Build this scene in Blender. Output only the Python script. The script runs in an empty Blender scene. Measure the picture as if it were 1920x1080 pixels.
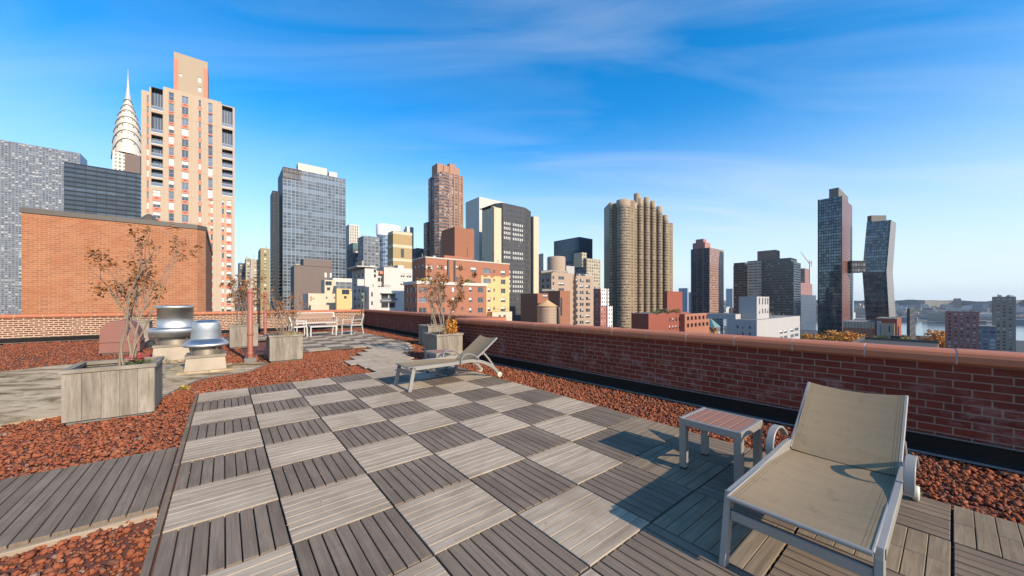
import bpy, math, random
import numpy as np
from mathutils import Vector, Matrix, noise as mnoise
random.seed(11); RNG = np.random.default_rng(5)
R = math.radians
S = bpy.context.scene
COL = S.collection
# ---------------------------------------------------------------- survey of the photograph
F, Y0, TH, TILE, H = 668.57, 564.6, 0.67946, 0.61, 1.425      # focal (px of a 1920 frame), horizon row, grid angle, tile, eye height
AX = (math.cos(TH), math.sin(TH)); BX = (math.sin(TH), -math.cos(TH)); OX = (-4.836, 5.510)
GROUND = -50.0
def D(u, v):
    return (OX[0] + TILE*(u*AX[0] + v*BX[0]), OX[1] + TILE*(u*AX[1] + v*BX[1]))
def UV(x, y):
    dx, dy = x - OX[0], y - OX[1]
    return ((dx*AX[0] + dy*AX[1])/TILE, (dx*BX[0] + dy*BX[1])/TILE)
def Gp(px, py, z=0.0):
    Y = F*(H - z)/(py - Y0); return ((px - 960)/F*Y, Y)
# ---------------------------------------------------------------- mesh builder
class MB:
    def __init__(s): s.v = []; s.f = []; s.m = []; s.uv = []; s.sm = []
    def face(s, pts, m=0, uv=None, smooth=False):
        i = len(s.v); s.v += [tuple(p) for p in pts]; s.f.append(tuple(range(i, i+len(pts)))); s.m.append(m); s.sm.append(smooth)
        if uv is None:
            a = Vector(pts[1]) - Vector(pts[0]); b = Vector(pts[-1]) - Vector(pts[0]); n = a.cross(b)
            if n.length < 1e-12: n = Vector((0, 0, 1))
            n.normalize()
            if abs(n.z) > .7: uv = [(p[0], p[1]) for p in pts]
            else:
                h = Vector((-n.y, n.x, 0)).normalized(); uv = [(p[0]*h.x + p[1]*h.y, p[2]) for p in pts]
        s.uv.append(uv)
    def box(s, x0, x1, y0, y1, z0, z1, m=0, skip=''):
        P = lambda i, j, k: ((x0, x1)[i], (y0, y1)[j], (z0, z1)[k])
        for c, q in dict(F=((0,0,0),(1,0,0),(1,0,1),(0,0,1)), K=((1,1,0),(0,1,0),(0,1,1),(1,1,1)), L=((0,1,0),(0,0,0),(0,0,1),(0,1,1)),
                         R=((1,0,0),(1,1,0),(1,1,1),(1,0,1)), T=((0,0,1),(1,0,1),(1,1,1),(0,1,1)), B=((0,1,0),(1,1,0),(1,0,0),(0,0,0))).items():
            if c not in skip: s.face([P(*t) for t in q], m)
    def cbox(s, x0, x1, y0, y1, z0, z1, c=.004, m=0, uvf=None):
        # box with chamfered top edges (boards, caps)
        b = [(x0,y0,z0),(x1,y0,z0),(x1,y1,z0),(x0,y1,z0)]; k = [(x0,y0,z1-c),(x1,y0,z1-c),(x1,y1,z1-c),(x0,y1,z1-c)]
        t = [(x0+c,y0+c,z1),(x1-c,y0+c,z1),(x1-c,y1-c,z1),(x0+c,y1-c,z1)]
        q = [(t[0],t[1],t[2],t[3])]
        for i in range(4):
            j = (i+1) % 4; q += [(b[i],b[j],k[j],k[i]), (k[i],k[j],t[j],t[i])]
        for f in q: s.face(f, m, [uvf(p) for p in f] if uvf else None)
    def rbox(s, x0, x1, y0, y1, z0, z1, c=.006, m=0):
        # box with all edges chamfered
        xs, ys, zs = (x0, x1), (y0, y1), (z0, z1)
        def pt(i, j, k, ax):
            p = [xs[i], ys[j], zs[k]]; d = [c if i == 0 else -c, c if j == 0 else -c, c if k == 0 else -c]
            for t in range(3):
                if t != ax: p[t] += d[t]
            return tuple(p)
        for ax in range(3):
            o = [t for t in range(3) if t != ax]
            for sd in (0, 1):
                q = []
                for (a, b) in ((0,0),(1,0),(1,1),(0,1)):
                    e = [0,0,0]; e[ax] = sd; e[o[0]] = a; e[o[1]] = b; q.append(pt(*e, ax))
                n = (Vector(q[1])-Vector(q[0])).cross(Vector(q[2])-Vector(q[1]))
                if (n[ax] > 0) != (sd == 1): q.reverse()
                s.face(q, m)
        for ax in range(3):
            o = [t for t in range(3) if t != ax]
            for a in (0, 1):
                for b in (0, 1):
                    q = []
                    for (k, w) in ((0, o[0]), (1, o[0]), (1, o[1]), (0, o[1])):
                        e = [0,0,0]; e[ax] = k; e[o[0]] = a; e[o[1]] = b; q.append(pt(*e, w))
                    cn = Vector(((x0+x1)/2, (y0+y1)/2, (z0+z1)/2)); n = (Vector(q[1])-Vector(q[0])).cross(Vector(q[2])-Vector(q[1]))
                    if n.dot(Vector(q[0])-cn) < 0: q.reverse()
                    s.face(q, m)
        for i in (0, 1):
            for j in (0, 1):
                for k in (0, 1):
                    q = [pt(i,j,k,0), pt(i,j,k,1), pt(i,j,k,2)]
                    cn = Vector(((x0+x1)/2, (y0+y1)/2, (z0+z1)/2)); n = (Vector(q[1])-Vector(q[0])).cross(Vector(q[2])-Vector(q[1]))
                    if n.dot(Vector(q[0])-cn) < 0: q.reverse()
                    s.face(q, m)
    def rings(s, R_, m=0, closed=True, smooth=True, caps=(True, True), uvs=None):
        # skin between consecutive rings of points
        n = len(R_[0]); base = len(s.v)
        for r in R_: s.v += [tuple(p) for p in r]
        for k in range(len(R_)-1):
            for i in range(n if closed else n-1):
                j = (i+1) % n
                s.f.append((base+k*n+i, base+k*n+j, base+(k+1)*n+j, base+(k+1)*n+i)); s.m.append(m); s.sm.append(smooth)
                if uvs: s.uv.append([uvs(k, i), uvs(k, i+1), uvs(k+1, i+1), uvs(k+1, i)])
                else: s.uv.append([(i/n, k), ((i+1)/n, k), ((i+1)/n, k+1), (i/n, k+1)])
        if closed and caps[0]: s.face([R_[0][i] for i in range(n-1, -1, -1)], m)
        if closed and caps[1]: s.face(list(R_[-1]), m)
    def lathe(s, prof, seg=32, c=(0, 0), m=0, smooth=True, caps=(False, False)):
        rr = [[(c[0]+r*math.cos(2*math.pi*i/seg), c[1]+r*math.sin(2*math.pi*i/seg), z) for i in range(seg)] for r, z in prof]
        rad = max(p[0] for p in prof)
        s.rings(rr, m, True, smooth, caps, uvs=lambda k, i: (2*math.pi*rad*i/seg, prof[k][1]))
    def tube(s, pts, rad, seg=8, m=0, caps=(True, True)):
        pts = [Vector(p) for p in pts]; rad = rad if hasattr(rad, '__len__') else [rad]*len(pts)
        rr = []; L = 0; ls = []; up = None
        for i, p in enumerate(pts):
            t = (pts[min(i+1, len(pts)-1)] - pts[max(i-1, 0)]).normalized()
            if up is None: up = Vector((0, 0, 1)) if abs(t.z) < .9 else Vector((1, 0, 0))
            x = t.cross(up).normalized(); y = x.cross(t).normalized(); up = y
            rr.append([p + (x*math.cos(2*math.pi*k/seg) - y*math.sin(2*math.pi*k/seg))*rad[i] for k in range(seg)])
            if i: L += (p - pts[i-1]).length
            ls.append(L)
        for q in rr: q.reverse()
        s.rings(rr, m, True, True, caps, uvs=lambda k, i: (i/seg*.2, ls[k]))
    def sweep(s, pts, w, h, side=Vector((0, 1, 0)), m=0, c=.004):
        # rectangular bar with chamfered edges swept along pts; w along `side`, h across
        pts = [Vector(p) for p in pts]; rr = []
        for i, p in enumerate(pts):
            t = (pts[min(i+1, len(pts)-1)] - pts[max(i-1, 0)]).normalized(); u = t.cross(side).normalized(); a, b = w/2, h/2
            rr.append([p + side*x + u*y for x, y in ((-a+c,-b),(a-c,-b),(a,-b+c),(a,b-c),(a-c,b),(-a+c,b),(-a,b-c),(-a,-b+c))])
        s.rings(rr, m, True, False, (True, True))
    def build(s, name, mats, parent=None, loc=(0, 0, 0), rot=0.0, auto=False):
        me = bpy.data.meshes.new(name); me.from_pydata(s.v, [], s.f)
        for mt in (mats if isinstance(mats, (list, tuple)) else [mats]): me.materials.append(mt)
        me.polygons.foreach_set('material_index', s.m); me.polygons.foreach_set('use_smooth', s.sm)
        uvl = me.uv_layers.new(name='UVMap'); uvl.data.foreach_set('uv', [c for q in s.uv for p in q for c in p])
        me.update()
        o = bpy.data.objects.new(name, me); COL.objects.link(o); o.location = loc; o.rotation_euler = (0, 0, rot)
        if parent: o.parent = parent
        return o
def smooth(pts, n=4):
    P = [Vector(p) for p in pts]; Q = []
    for i in range(len(P)-1):
        p0, p1, p2, p3 = P[max(i-1, 0)], P[i], P[i+1], P[min(i+2, len(P)-1)]
        for k in range(n):
            s = k/n; Q.append(.5*((2*p1)+(p2-p0)*s+(2*p0-5*p1+4*p2-p3)*s*s+(3*p1-p0-3*p2+p3)*s**3))
    return Q+[P[-1]]
def tag(o, label, cat=None, group=None, kind=None):
    if label: o['label'] = label
    if cat: o['category'] = cat
    if group: o['group'] = group
    if kind: o['kind'] = kind
    return o
def thing(name, label, cat, loc=(0, 0, 0), rot=0.0, group=None):
    o = bpy.data.objects.new(name, None); COL.objects.link(o); o.empty_display_size = .2
    o.location = loc; o.rotation_euler = (0, 0, rot); return tag(o, label, cat, group)
def copy_tree(o, loc, rot, label=None):
    def rec(a, par):
        c = a.copy(); COL.objects.link(c)
        if par: c.parent = par
        for ch in list(a.children): rec(ch, c)
        return c
    r = rec(o, None); r.location = loc; r.rotation_euler = (0, 0, rot)
    if label: r['label'] = label
    return r
# ---------------------------------------------------------------- materials
class NT:
    def __init__(s, name):
        s.mat = bpy.data.materials.new(name); s.mat.use_nodes = True; s.t = s.mat.node_tree; s.b = s.t.nodes['Principled BSDF']
    def n(s, typ, **kw):
        x = s.t.nodes.new('ShaderNode'+typ)
        for k, v in kw.items(): setattr(x, k, v)
        return x
    def put(s, sock, v):
        if isinstance(v, bpy.types.NodeSocket): s.t.links.new(v, sock)
        elif v is not None:
            if hasattr(v, '__len__') and len(v) == 3 and sock.type == 'RGBA': v = (*v, 1)
            sock.default_value = v
    def math(s, op, a, b=None, c=None):
        x = s.n('Math', operation=op); s.put(x.inputs[0], a)
        if b is not None: s.put(x.inputs[1], b)
        if c is not None: s.put(x.inputs[2], c)
        return x.outputs[0]
    def mix(s, f, a, b, mode='MIX'):
        x = s.n('Mix', data_type='RGBA', blend_type=mode); s.put(x.inputs[0], f); s.put(x.inputs[6], a); s.put(x.inputs[7], b); return x.outputs[2]
    def coord(s, which='Object'): return s.n('TexCoord').outputs[which]
    def mapping(s, vec, sc=(1, 1, 1), loc=(0, 0, 0), rot=(0, 0, 0)):
        x = s.n('Mapping'); s.put(x.inputs[0], vec); x.inputs['Scale'].default_value = sc; x.inputs['Location'].default_value = loc; x.inputs['Rotation'].default_value = rot; return x.outputs[0]
    def noise(s, vec, scale=5, detail=4, rough=.55, dist=0.0):
        x = s.n('TexNoise'); s.put(x.inputs['Vector'], vec); x.inputs['Scale'].default_value = scale; x.inputs['Detail'].default_value = detail
        x.inputs['Roughness'].default_value = rough; x.inputs['Distortion'].default_value = dist; return x.outputs['Fac']
    def ramp(s, f, stops):
        x = s.n('ValToRGB'); s.put(x.inputs[0], f); e = x.color_ramp.elements
        while len(e) < len(stops): e.new(.5)
        for k, (p, c) in enumerate(stops): e[k].position = p; e[k].color = (*c, 1) if hasattr(c, '__len__') else (c, c, c, 1)
        return x.outputs[0]
    def sep(s, vec): x = s.n('SeparateXYZ'); s.put(x.inputs[0], vec); return x.outputs
    def comb(s, a, b, c=0.0):
        x = s.n('CombineXYZ'); s.put(x.inputs[0], a); s.put(x.inputs[1], b); s.put(x.inputs[2], c); return x.outputs[0]
    def island(s): return s.n('NewGeometry').outputs['Random Per Island']
    def bump(s, h, strength=.3, dist=.02):
        x = s.n('Bump'); s.put(x.inputs['Height'], h); x.inputs['Strength'].default_value = strength; x.inputs['Distance'].default_value = dist; s.put(s.b.inputs['Normal'], x.outputs[0])
    def fin(s, col=None, rough=None, metal=None, spec=None):
        s.put(s.b.inputs['Base Color'], col); s.put(s.b.inputs['Roughness'], rough); s.put(s.b.inputs['Metallic'], metal); s.put(s.b.inputs['Specular IOR Level'], spec); return s.mat
def sc3(c, k): return tuple(min(1, x*k) for x in c)
def plain(name, col, rough=.6, metal=0.0, var=.18, scale=4.0, bump=0.0, streak=False):
    t = NT(name); v = t.coord('Object'); v = t.mapping(v, (1, 1, .18)) if streak else v
    n = t.noise(v, scale, 5, .6); c = t.mix(n, sc3(col, 1-var), sc3(col, 1+var))
    if bump: t.bump(t.noise(t.coord('Object'), scale*6, 4), bump, .01)
    return t.fin(c, t.math('MULTIPLY_ADD', n, .15, rough-.07), metal)
def brick(name, c1, c2, mortar, w=.213, h=.0725, ms=.011, bump=.5, eff=0.0, squash=0, stain=.35, dirt=(.05, .035, .03), mortar2=None):
    t = NT(name); uv = t.coord('UV'); b = t.n('TexBrick'); t.put(b.inputs['Vector'], uv)
    b.inputs['Scale'].default_value = 1; b.inputs['Brick Width'].default_value = w; b.inputs['Row Height'].default_value = h; b.inputs['Mortar Size'].default_value = ms/2*1.0
    b.inputs['Mortar Smooth'].default_value = .15; b.inputs['Bias'].default_value = -.1
    if squash: b.squash = .5; b.squash_frequency = squash
    mv = t.noise(uv, 9, 3)
    t.put(b.inputs['Color1'], c1); t.put(b.inputs['Color2'], c2); t.put(b.inputs['Mortar'], t.mix(mv, mortar, mortar2 or sc3(mortar, .75)))
    n = t.noise(uv, 1.3, 5, .65); n2 = t.noise(uv, 40, 3)
    c = t.mix(t.math('MULTIPLY', t.ramp(n, [(.45, 0), (.75, 1)]), stain), b.outputs['Color'], dirt)
    c = t.mix(t.math('MULTIPLY', n2, .35), c, sc3(c1, .55))
    if eff:
        e = t.noise(t.mapping(uv, (1, 1.8, 1)), 3.1, 6, .75); row = t.sep(uv)[1]
        band = t.ramp(row, [(0.1, .25), (.28, 1), (.55, 1), (.75, .1)])
        c = t.mix(t.math('MULTIPLY', t.math('MULTIPLY', t.ramp(e, [(.5, 0), (.66, 1)]), band), eff), c, (.46, .32, .26))
    t.bump(t.math('ADD', t.math('MULTIPLY', b.outputs['Fac'], -1.0), t.math('MULTIPLY', n2, .4)), bump, .008)
    return t.fin(c, .85, 0, .3)
def facade(name, wall, ga, gb, bay, flr, wu=(.12, .88), wv=(.25, .85), blind=0.0, bcol=(.6, .58, .52), rough=.12, spec=.8, metal=0.0, floorvar=0.0, wallvar=.12, split=0.0, off=(0, 0)):
    # curtain wall / window grid measured in metres from the UV map
    t = NT(name); uv = t.mapping(t.coord('UV'), (1/bay, 1/flr, 1), (off[0], off[1], 0)); x, y, _ = t.sep(uv)
    fx = t.math('FRACT', x); fy = t.math('FRACT', y); ix = t.math('FLOOR', x); iy = t.math('FLOOR', y)
    inside = lambda f, lo, hi: t.math('MULTIPLY', t.math('GREATER_THAN', f, lo), t.math('LESS_THAN', f, hi))
    mask = t.math('MULTIPLY', inside(fx, *wu), inside(fy, *wv))
    w = t.n('TexWhiteNoise', noise_dimensions='2D'); t.put(w.inputs['Vector'], t.comb(ix, iy)); wf = w.outputs['Value']
    g = t.mix(wf, ga, gb)
    if floorvar:
        w2 = t.n('TexWhiteNoise', noise_dimensions='1D'); t.put(w2.inputs['W'], iy)
        cl = t.noise(t.comb(t.math('MULTIPLY', ix, .22), t.math('MULTIPLY', iy, 1.3)), 1, 1)
        g = t.mix(t.math('MULTIPLY', t.math('MULTIPLY', t.math('GREATER_THAN', w2.outputs['Value'], .62), t.ramp(cl, [(.4, 0), (.5, 1)])), floorvar), g, sc3(gb, 1.7))
    if blind:
        w3 = t.n('TexWhiteNoise', noise_dimensions='2D'); t.put(w3.inputs['Vector'], t.comb(t.math('ADD', ix, 37.0), iy))
        bm = t.math('MULTIPLY', t.math('LESS_THAN', w3.outputs['Value'], blind), t.math('GREATER_THAN', fy, t.math('MULTIPLY_ADD', wf, wv[1]-wv[0]-.1, wv[0])))
        g = t.mix(bm, g, bcol)
    if split: g = t.mix(t.math('LESS_THAN', t.math('ABSOLUTE', t.math('SUBTRACT', fx, .5)), split), g, sc3(wall, .6))
    wn = t.noise(t.mapping(t.coord('UV'), (1, .35, 1)), .35, 5, .6); wc = t.mix(wn, sc3(wall, 1-wallvar), sc3(wall, 1+wallvar))
    c = t.mix(mask, wc, g)
    t.bump(mask, -.6, .12)
    return t.fin(c, t.math('MULTIPLY_ADD', mask, rough-.75, .75), t.math('MULTIPLY', mask, metal), t.math('MULTIPLY_ADD', mask, spec-.3, .3))
def wood(name, ca, cb, cdark, gs=45, island=.3, bump=.35):
    t = NT(name); uv = t.coord('UV'); isl = t.island()
    p = t.n('VectorMath', operation='ADD'); t.put(p.inputs[0], uv); t.put(p.inputs[1], t.comb(t.math('MULTIPLY', isl, 37.0), t.math('MULTIPLY', isl, 91.0)))
    v = p.outputs[0]
    g = t.noise(t.mapping(v, (2.2, gs, 1)), 1, 5, .62, .5); g2 = t.noise(t.mapping(v, (1.0, 7, 1)), 1, 3, .6, 1.2); spots = t.noise(t.mapping(v, (12, 26, 1)), 1, 4, .7)
    c = t.mix(t.ramp(g, [(.36, 0), (.64, 1)]), ca, cb); c = t.mix(t.ramp(g2, [(.5, 0), (.78, .75)]), c, cdark)
    c = t.mix(t.ramp(spots, [(.64, 0), (.76, .7)]), c, sc3(cdark, .55))
    c = t.mix(t.math('MULTIPLY', isl, island), c, sc3(cdark, .9))
    big = t.noise(t.coord('Object'), 1.1, 5, .7, .6); c = t.mix(t.ramp(big, [(.44, 0), (.72, .55)]), c, sc3(cdark, 1.0)); fine = t.noise(t.mapping(v, (5, gs*3.2, 1)), 1, 3, .6); c = t.mix(t.ramp(fine, [(.58, 0), (.72, .5)]), c, sc3(cdark, .8))
    t.bump(t.math('ADD', g, t.math('MULTIPLY', spots, -.4)), bump, .004)
    return t.fin(c, .82, 0, .25)
def leafmat(name, cols):
    t = NT(name); i = t.island(); c = t.ramp(i, [(k/(len(cols)-1)*.999, q) for k, q in enumerate(cols)])
    t.put(t.b.inputs['Subsurface Weight'], 0.0); return t.fin(c, .7, 0, .2)
M = {}
M['wood_sun_sheen'] = wood('wood_sun_sheen', (.40, .318, .225), (.52, .42, .31), (.21, .152, .098), 44, .22)  # sun sheen across the grain put into the colour of boards along the rows
M['wood_no_sheen'] = wood('wood_no_sheen', (.205, .152, .107), (.285, .215, .155), (.12, .087, .058), 60, .40)  # same timber, painted darker where boards turn away from the sun sheen
M['wood_planter'] = wood('wood_planter', (.25, .21, .16), (.38, .33, .265), (.10, .08, .056), 22, .35)
M['alu'] = plain('painted_aluminium', (.285, .265, .235), .5, .1, .12, 7)
M['alu_white'] = plain('white_aluminium', (.55, .53, .49), .4, .2, .05, 3)
M['alu_bronze'] = plain('bronze_aluminium', (.265, .24, .205), .5, .1, .06, 3)
M['rubber'] = plain('rubber', (.02, .02, .02), .7)
M['wheel'] = plain('wheel_plastic', (.55, .55, .42), .5)
M['slat'] = plain('composite_slat', (.29, .135, .085), .6, 0, .15, 14)
M['slat_far'] = plain('teak_slat', (.33, .21, .15), .65, 0, .2, 10)
M['spun'] = NT('spun_aluminium')
def _spun(t):
    x, y, z = t.sep(t.coord('Object')); n = t.noise(t.comb(0.0, 0.0, t.math('MULTIPLY', z, 90.0)), 1, 3); d = t.noise(t.coord('Object'), 5, 5, .65)
    c = t.mix(t.ramp(d, [(.35, 0), (.8, 1)]), (.54, .53, .51), (.36, .35, .33))
    tg = t.n('Tangent', direction_type='RADIAL', axis='Z'); t.put(t.b.inputs['Tangent'], tg.outputs[0]); t.b.inputs['Anisotropic'].default_value = .75; return t.fin(c, t.math('MULTIPLY_ADD', n, .10, .36), .95)
M['spun'] = _spun(M['spun'])
M['galv'] = plain('galvanised_sheet', (.30, .25, .195), .45, .6, .38, 2.4)
M['pipe'] = plain('red_pipe_paint', (.34, .125, .08), .55, 0, .14, 6, .05, True)
M['hood'] = plain('red_hood_paint', (.24, .10, .075), .6, 0, .16, 3)
M['dark'] = plain('dark_metal', (.03, .03, .032), .5)
M['coping'] = plain('terracotta_coping', (.43, .145, .064), .62, 0, .16, 5, .12)
M['mortar'] = plain('coping_mortar', (.50, .42, .36), .9)
M['flash'] = plain('tar_flashing', (.022, .018, .015), .85, 0, .4, 4)
M['flash'].node_tree.nodes['Principled BSDF'].inputs['Specular IOR Level'].default_value = .08
M['flash_ledge'] = plain('flashing_ledge', (.17, .16, .145), .75, 0, .3, 5)
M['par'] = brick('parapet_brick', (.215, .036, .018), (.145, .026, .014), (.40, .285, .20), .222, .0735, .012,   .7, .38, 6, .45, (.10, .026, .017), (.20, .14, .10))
M['par_repointed'] = brick('repointed_parapet_brick', (.215, .066, .034), (.135, .043, .024), (.70, .56, .39), .222, .0735, .030, .6, 0, 6, .3, (.16, .07, .045), (.48, .38, .27))  # far wall's own brickwork, repointed with wide cream mortar
M['bldbrick'] = brick('orange_brick', (.42, .165, .075), (.29, .105, .05), (.53, .345, .215), .25, .09, .020, .4, 0, 0, .7, (.36, .12, .05))
M['soil'] = plain('planter_soil', (.035, .025, .018), .95, 0, .5, 12, .5)
M['bed'] = plain('gravel_bed', (.15, .05, .032), .95, 0, .4, 14, .6)
def _gravel():
    t = NT('lava_gravel'); i = t.island(); n = t.noise(t.coord('Object'), 45, 4, .7)
    c = t.ramp(i, [(0, (.47, .155, .072)), (.35, (.37, .118, .056)), (.62, (.30, .092, .048)), (.8, (.48, .19, .10)), (.93, (.17, .085, .062)), (.999, (.36, .26, .20))])
    t.bump(n, 1.0, .012); return t.fin(t.mix(t.math('MULTIPLY', n, .5), c, (.08, .025, .018)), .97, 0, .05)
M['gravel'] = _gravel()
def _membrane():
    t = NT('roof_membrane'); v = t.coord('Object'); a = t.noise(t.mapping(v, (1, 2.6, 1), rot=(0, 0, .5)), 1.1, 6, .65, .8); b = t.noise(v, 4, 5, .7)
    c = t.ramp(a, [(.34, (.11, .082, .04)), (.43, (.33, .235, .13)), (.55, (.50, .385, .24)), (.75, (.60, .49, .34))])
    c = t.mix(t.ramp(b, [(.52, 0), (.66, .75)]), c, (.12, .085, .045)); return t.fin(c, .9, 0, .1)
M['membrane'] = _membrane()
def _sling():
    t = NT('sling_mesh'); uv = t.coord('UV'); x, y, _ = t.sep(uv)
    wv = t.math('MULTIPLY', t.math('SINE', t.math('MULTIPLY', x, 1400.0)), t.math('SINE', t.math('MULTIPLY', y, 1400.0)))
    n = t.noise(t.mapping(uv, (14, 1.2, 1)), 1, 4, .6); c = t.mix(n, (.27, .193, .112), (.345, .256, .158)); c = t.mix(t.math('MULTIPLY', t.math('ADD', wv, 1), .12), c, (.12, .10, .06)); ay = t.math('ABSOLUTE', y); st = t.math('ADD', t.math('LESS_THAN', t.math('ABSOLUTE', t.math('SUBTRACT', ay, .262)), .0016), t.math('LESS_THAN', t.math('ABSOLUTE', t.math('SUBTRACT', ay, .277)), .0016)); c = t.mix(t.math('MULTIPLY', st, .55), c, (.09, .075, .045)); dd = t.noise(uv, 6, 6, .75); c = t.mix(t.ramp(dd, [(.54, 0), (.75, .6)]), c, (.14, .115, .07))
    t.bump(t.math('ADD', t.math('MULTIPLY', n, 1.0), t.math('MULTIPLY', wv, .05)), .25, .02); return t.fin(c, .8, 0, .12)
M['sling'] = _sling()
M['bark'] = plain('grey_bark', (.27, .205, .145), .85, 0, .3, 30, .3)
M['leaf_dry'] = leafmat('dry_leaves', [(.19, .07, .025), (.30, .12, .045), (.40, .19, .075), (.26, .13, .065)])
M['leaf_gold'] = leafmat('golden_leaves', [(.50, .20, .03), (.62, .28, .05), (.45, .15, .03)])
M['leaf_green'] = leafmat('green_leaves', [(.05, .09, .025), (.09, .13, .035), (.14, .15, .05)])
M['leaf_yellow'] = leafmat('yellow_leaves', [(.35, .25, .05), (.48, .34, .08), (.22, .2, .05)])
M['petal'] = leafmat('pink_petals', [(.65, .06, .12), (.75, .13, .22), (.6, .04, .06)])
M['park'] = leafmat('autumn_foliage', [(.50, .20, .035), (.62, .27, .05), (.70, .36, .08), (.52, .28, .06), (.36, .2, .05)])
M['asphalt'] = plain('city_ground', (.06, .058, .055), .9, 0, .35, .05)
M['roofing'] = plain('flat_roofing', (.20, .19, .18), .9, 0, .3, .3)
M['roofwhite'] = plain('white_roofing', (.62, .61, .58), .8, 0, .15, .3)
M['glass'] = plain('window_glass', (.045, .055, .07), .06, 0, .5, .6)
M['glass'].node_tree.nodes['Principled BSDF'].inputs['Specular IOR Level'].default_value = 1.0
M['glass_lite'] = plain('sky_glass', (.17, .20, .24), .08, .2, .3, .5)
M['glass_green'] = plain('green_glass_rail', (.16, .22, .18), .25, 0, .2, .8)
M['blind'] = plain('window_blind', (.66, .64, .60), .7, 0, .08, 1)
M['wframe'] = plain('window_frame', (.34, .33, .31), .5)
M['wframe_dark'] = plain('dark_window_frame', (.09, .085, .08), .5)
M['tan'] = plain('tan_concrete', (.46, .355, .25), .85, 0, .09, .25, 0, True)
M['tan2'] = plain('tan_concrete_penthouse', (.40, .31, .215), .85, 0, .07, .25, 0, True)
M['salmon'] = plain('salmon_brick', (.58, .22, .14), .85, 0, .1, .5)
M['rust'] = plain('rust_grille', (.30, .08, .05), .8, 0, .2, .5)
M['concrete'] = plain('pale_concrete', (.56, .52, .45), .85, 0, .08, .15, 0, True)
M['beige'] = plain('beige_concrete', (.60, .48, .33), .85, 0, .08, .15, 0, True)
M['taupe'] = brick('taupe_brick', (.215, .165, .145), (.19, .145, .125), (.17, .135, .12), .8, .3, .04, .05, 0, 0, .15, (.15, .115, .10))
M['white'] = plain('white_stucco', (.55, .515, .46), .8, 0, .07, .3, 0, True)
M['cream'] = plain('cream_stucco', (.58, .48, .345), .8, 0, .08, .3, 0, True)
M['yellow'] = plain('yellow_paint', (.64, .43, .19), .8, 0, .1, .3, 0, True)
M['yellowbrick'] = brick('yellow_brick', (.46, .33, .165), (.40, .28, .13), (.42, .31, .18), .9, .32, .05, .1, 0, 0, .5, (.30, .20, .10))
M['red'] = brick('red_apartment_brick', (.42, .165, .095), (.36, .135, .08), (.43, .25, .17), .6, .22, .04, .1, 0, 0, .3, (.28, .11, .07))
M['redpent'] = brick('penthouse_brick', (.36, .15, .085), (.31, .125, .07), (.34, .18, .12), .6, .22, .04, .1, 0, 0, .45, (.22, .09, .055))
M['brightred'] = brick('bright_red_brick', (.32, .092, .055), (.27, .075, .046), (.30, .12, .085), .6, .22, .03, .1, 0, 0, .2, (.3, .07, .045))
M['tanbrick'] = brick('tan_apartment_brick', (.44, .32, .235), (.40, .29, .21), (.46, .36, .28), .6, .22, .03, .1, 0, 0, .25, (.33, .24, .17))
M['greywhite'] = plain('grey_white_brick', (.40, .385, .365), .85, 0, .08, .25, 0, True)
M['tank'] = plain('tank_cedar', (.42, .29, .20), .85, 0, .18, .8, 0, True)
M['tankroof'] = plain('tank_roof_boards', (.55, .34, .16), .8, 0, .12, .8)
M['steel'] = plain('crown_steel', (.60, .54, .45), .5, .10, .06, .1)
M['steeldark'] = plain('crown_dark', (.09, .075, .06), .5)
M['drum'] = plain('white_drum', (.72, .72, .71), .5, .1, .05, .1)
M['crane'] = plain('crane_paint', (.62, .14, .10), .6)
# curtain walls and window grids of the towers too far off for single windows
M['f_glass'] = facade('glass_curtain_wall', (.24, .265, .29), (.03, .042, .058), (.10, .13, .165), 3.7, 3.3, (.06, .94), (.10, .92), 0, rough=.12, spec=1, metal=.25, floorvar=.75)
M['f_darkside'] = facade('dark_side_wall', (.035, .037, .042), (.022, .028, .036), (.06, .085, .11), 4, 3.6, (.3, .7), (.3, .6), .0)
M['f_darkslab'] = facade('dark_slab_wall', (.02, .022, .026), (.018, .024, .034), (.035, .045, .06), 6, 3.9, (.03, .97), (.34, .98), .0, rough=.15, spec=1, floorvar=.9)
M['f_brown'] = facade('brown_tower_wall', (.32, .185, .12), (.035, .032, .035), (.15, .14, .14), 3.6, 2.95, (.16, .86), (.30, .86), .25, (.42, .36, .30))
M['f_brown_band'] = facade('brown_tower_bay_wall', (.29, .155, .10), (.03, .03, .035), (.12, .115, .12), 2.4, 2.95, (.05, .95), (.36, .92), .25, (.40, .34, .28))
M['f_black'] = facade('dark_octagon_wall', (.075, .072, .072), (.028, .028, .032), (.065, .062, .062), 1.45, 3.6, (.24, .76), (.22, .86), .08, (.2, .18, .15), rough=.2)
M['f_corin'] = facade('banded_bay_wall', (.31, .225, .138), (.035, .03, .025), (.11, .085, .06), 2.3, 3.05, (.05, .95), (.48, .92), .22, (.33, .27, .2), rough=.25, spec=.5)
M['f_corinflat'] = facade('flat_bay_wall', (.34, .25, .155), (.04, .035, .03), (.10, .085, .065), 3.4, 3.05, (.3, .7), (.40, .86), .2, (.4, .33, .25), rough=.25, spec=.5)
M['f_tower21'] = facade('striped_tower_wall', (.10, .078, .072), (.022, .024, .03), (.07, .065, .07), 2.2, 3.1, (.04, .96), (.36, .96), .12, (.24, .18, .15), rough=.2)
M['f_tower21b'] = facade('striped_tower_side_wall', (.34, .20, .16), (.03, .03, .035), (.10, .09, .09), 3.0, 3.1, (.2, .8), (.25, .85), .2, (.4, .3, .25), rough=.2)
M['f_wide'] = facade('wide_tower_wall', (.17, .135, .105), (.018, .018, .022), (.06, .055, .055), 2.0, 3.2, (.05, .95), (.30, .92), .12, (.3, .26, .2), rough=.2)
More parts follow.
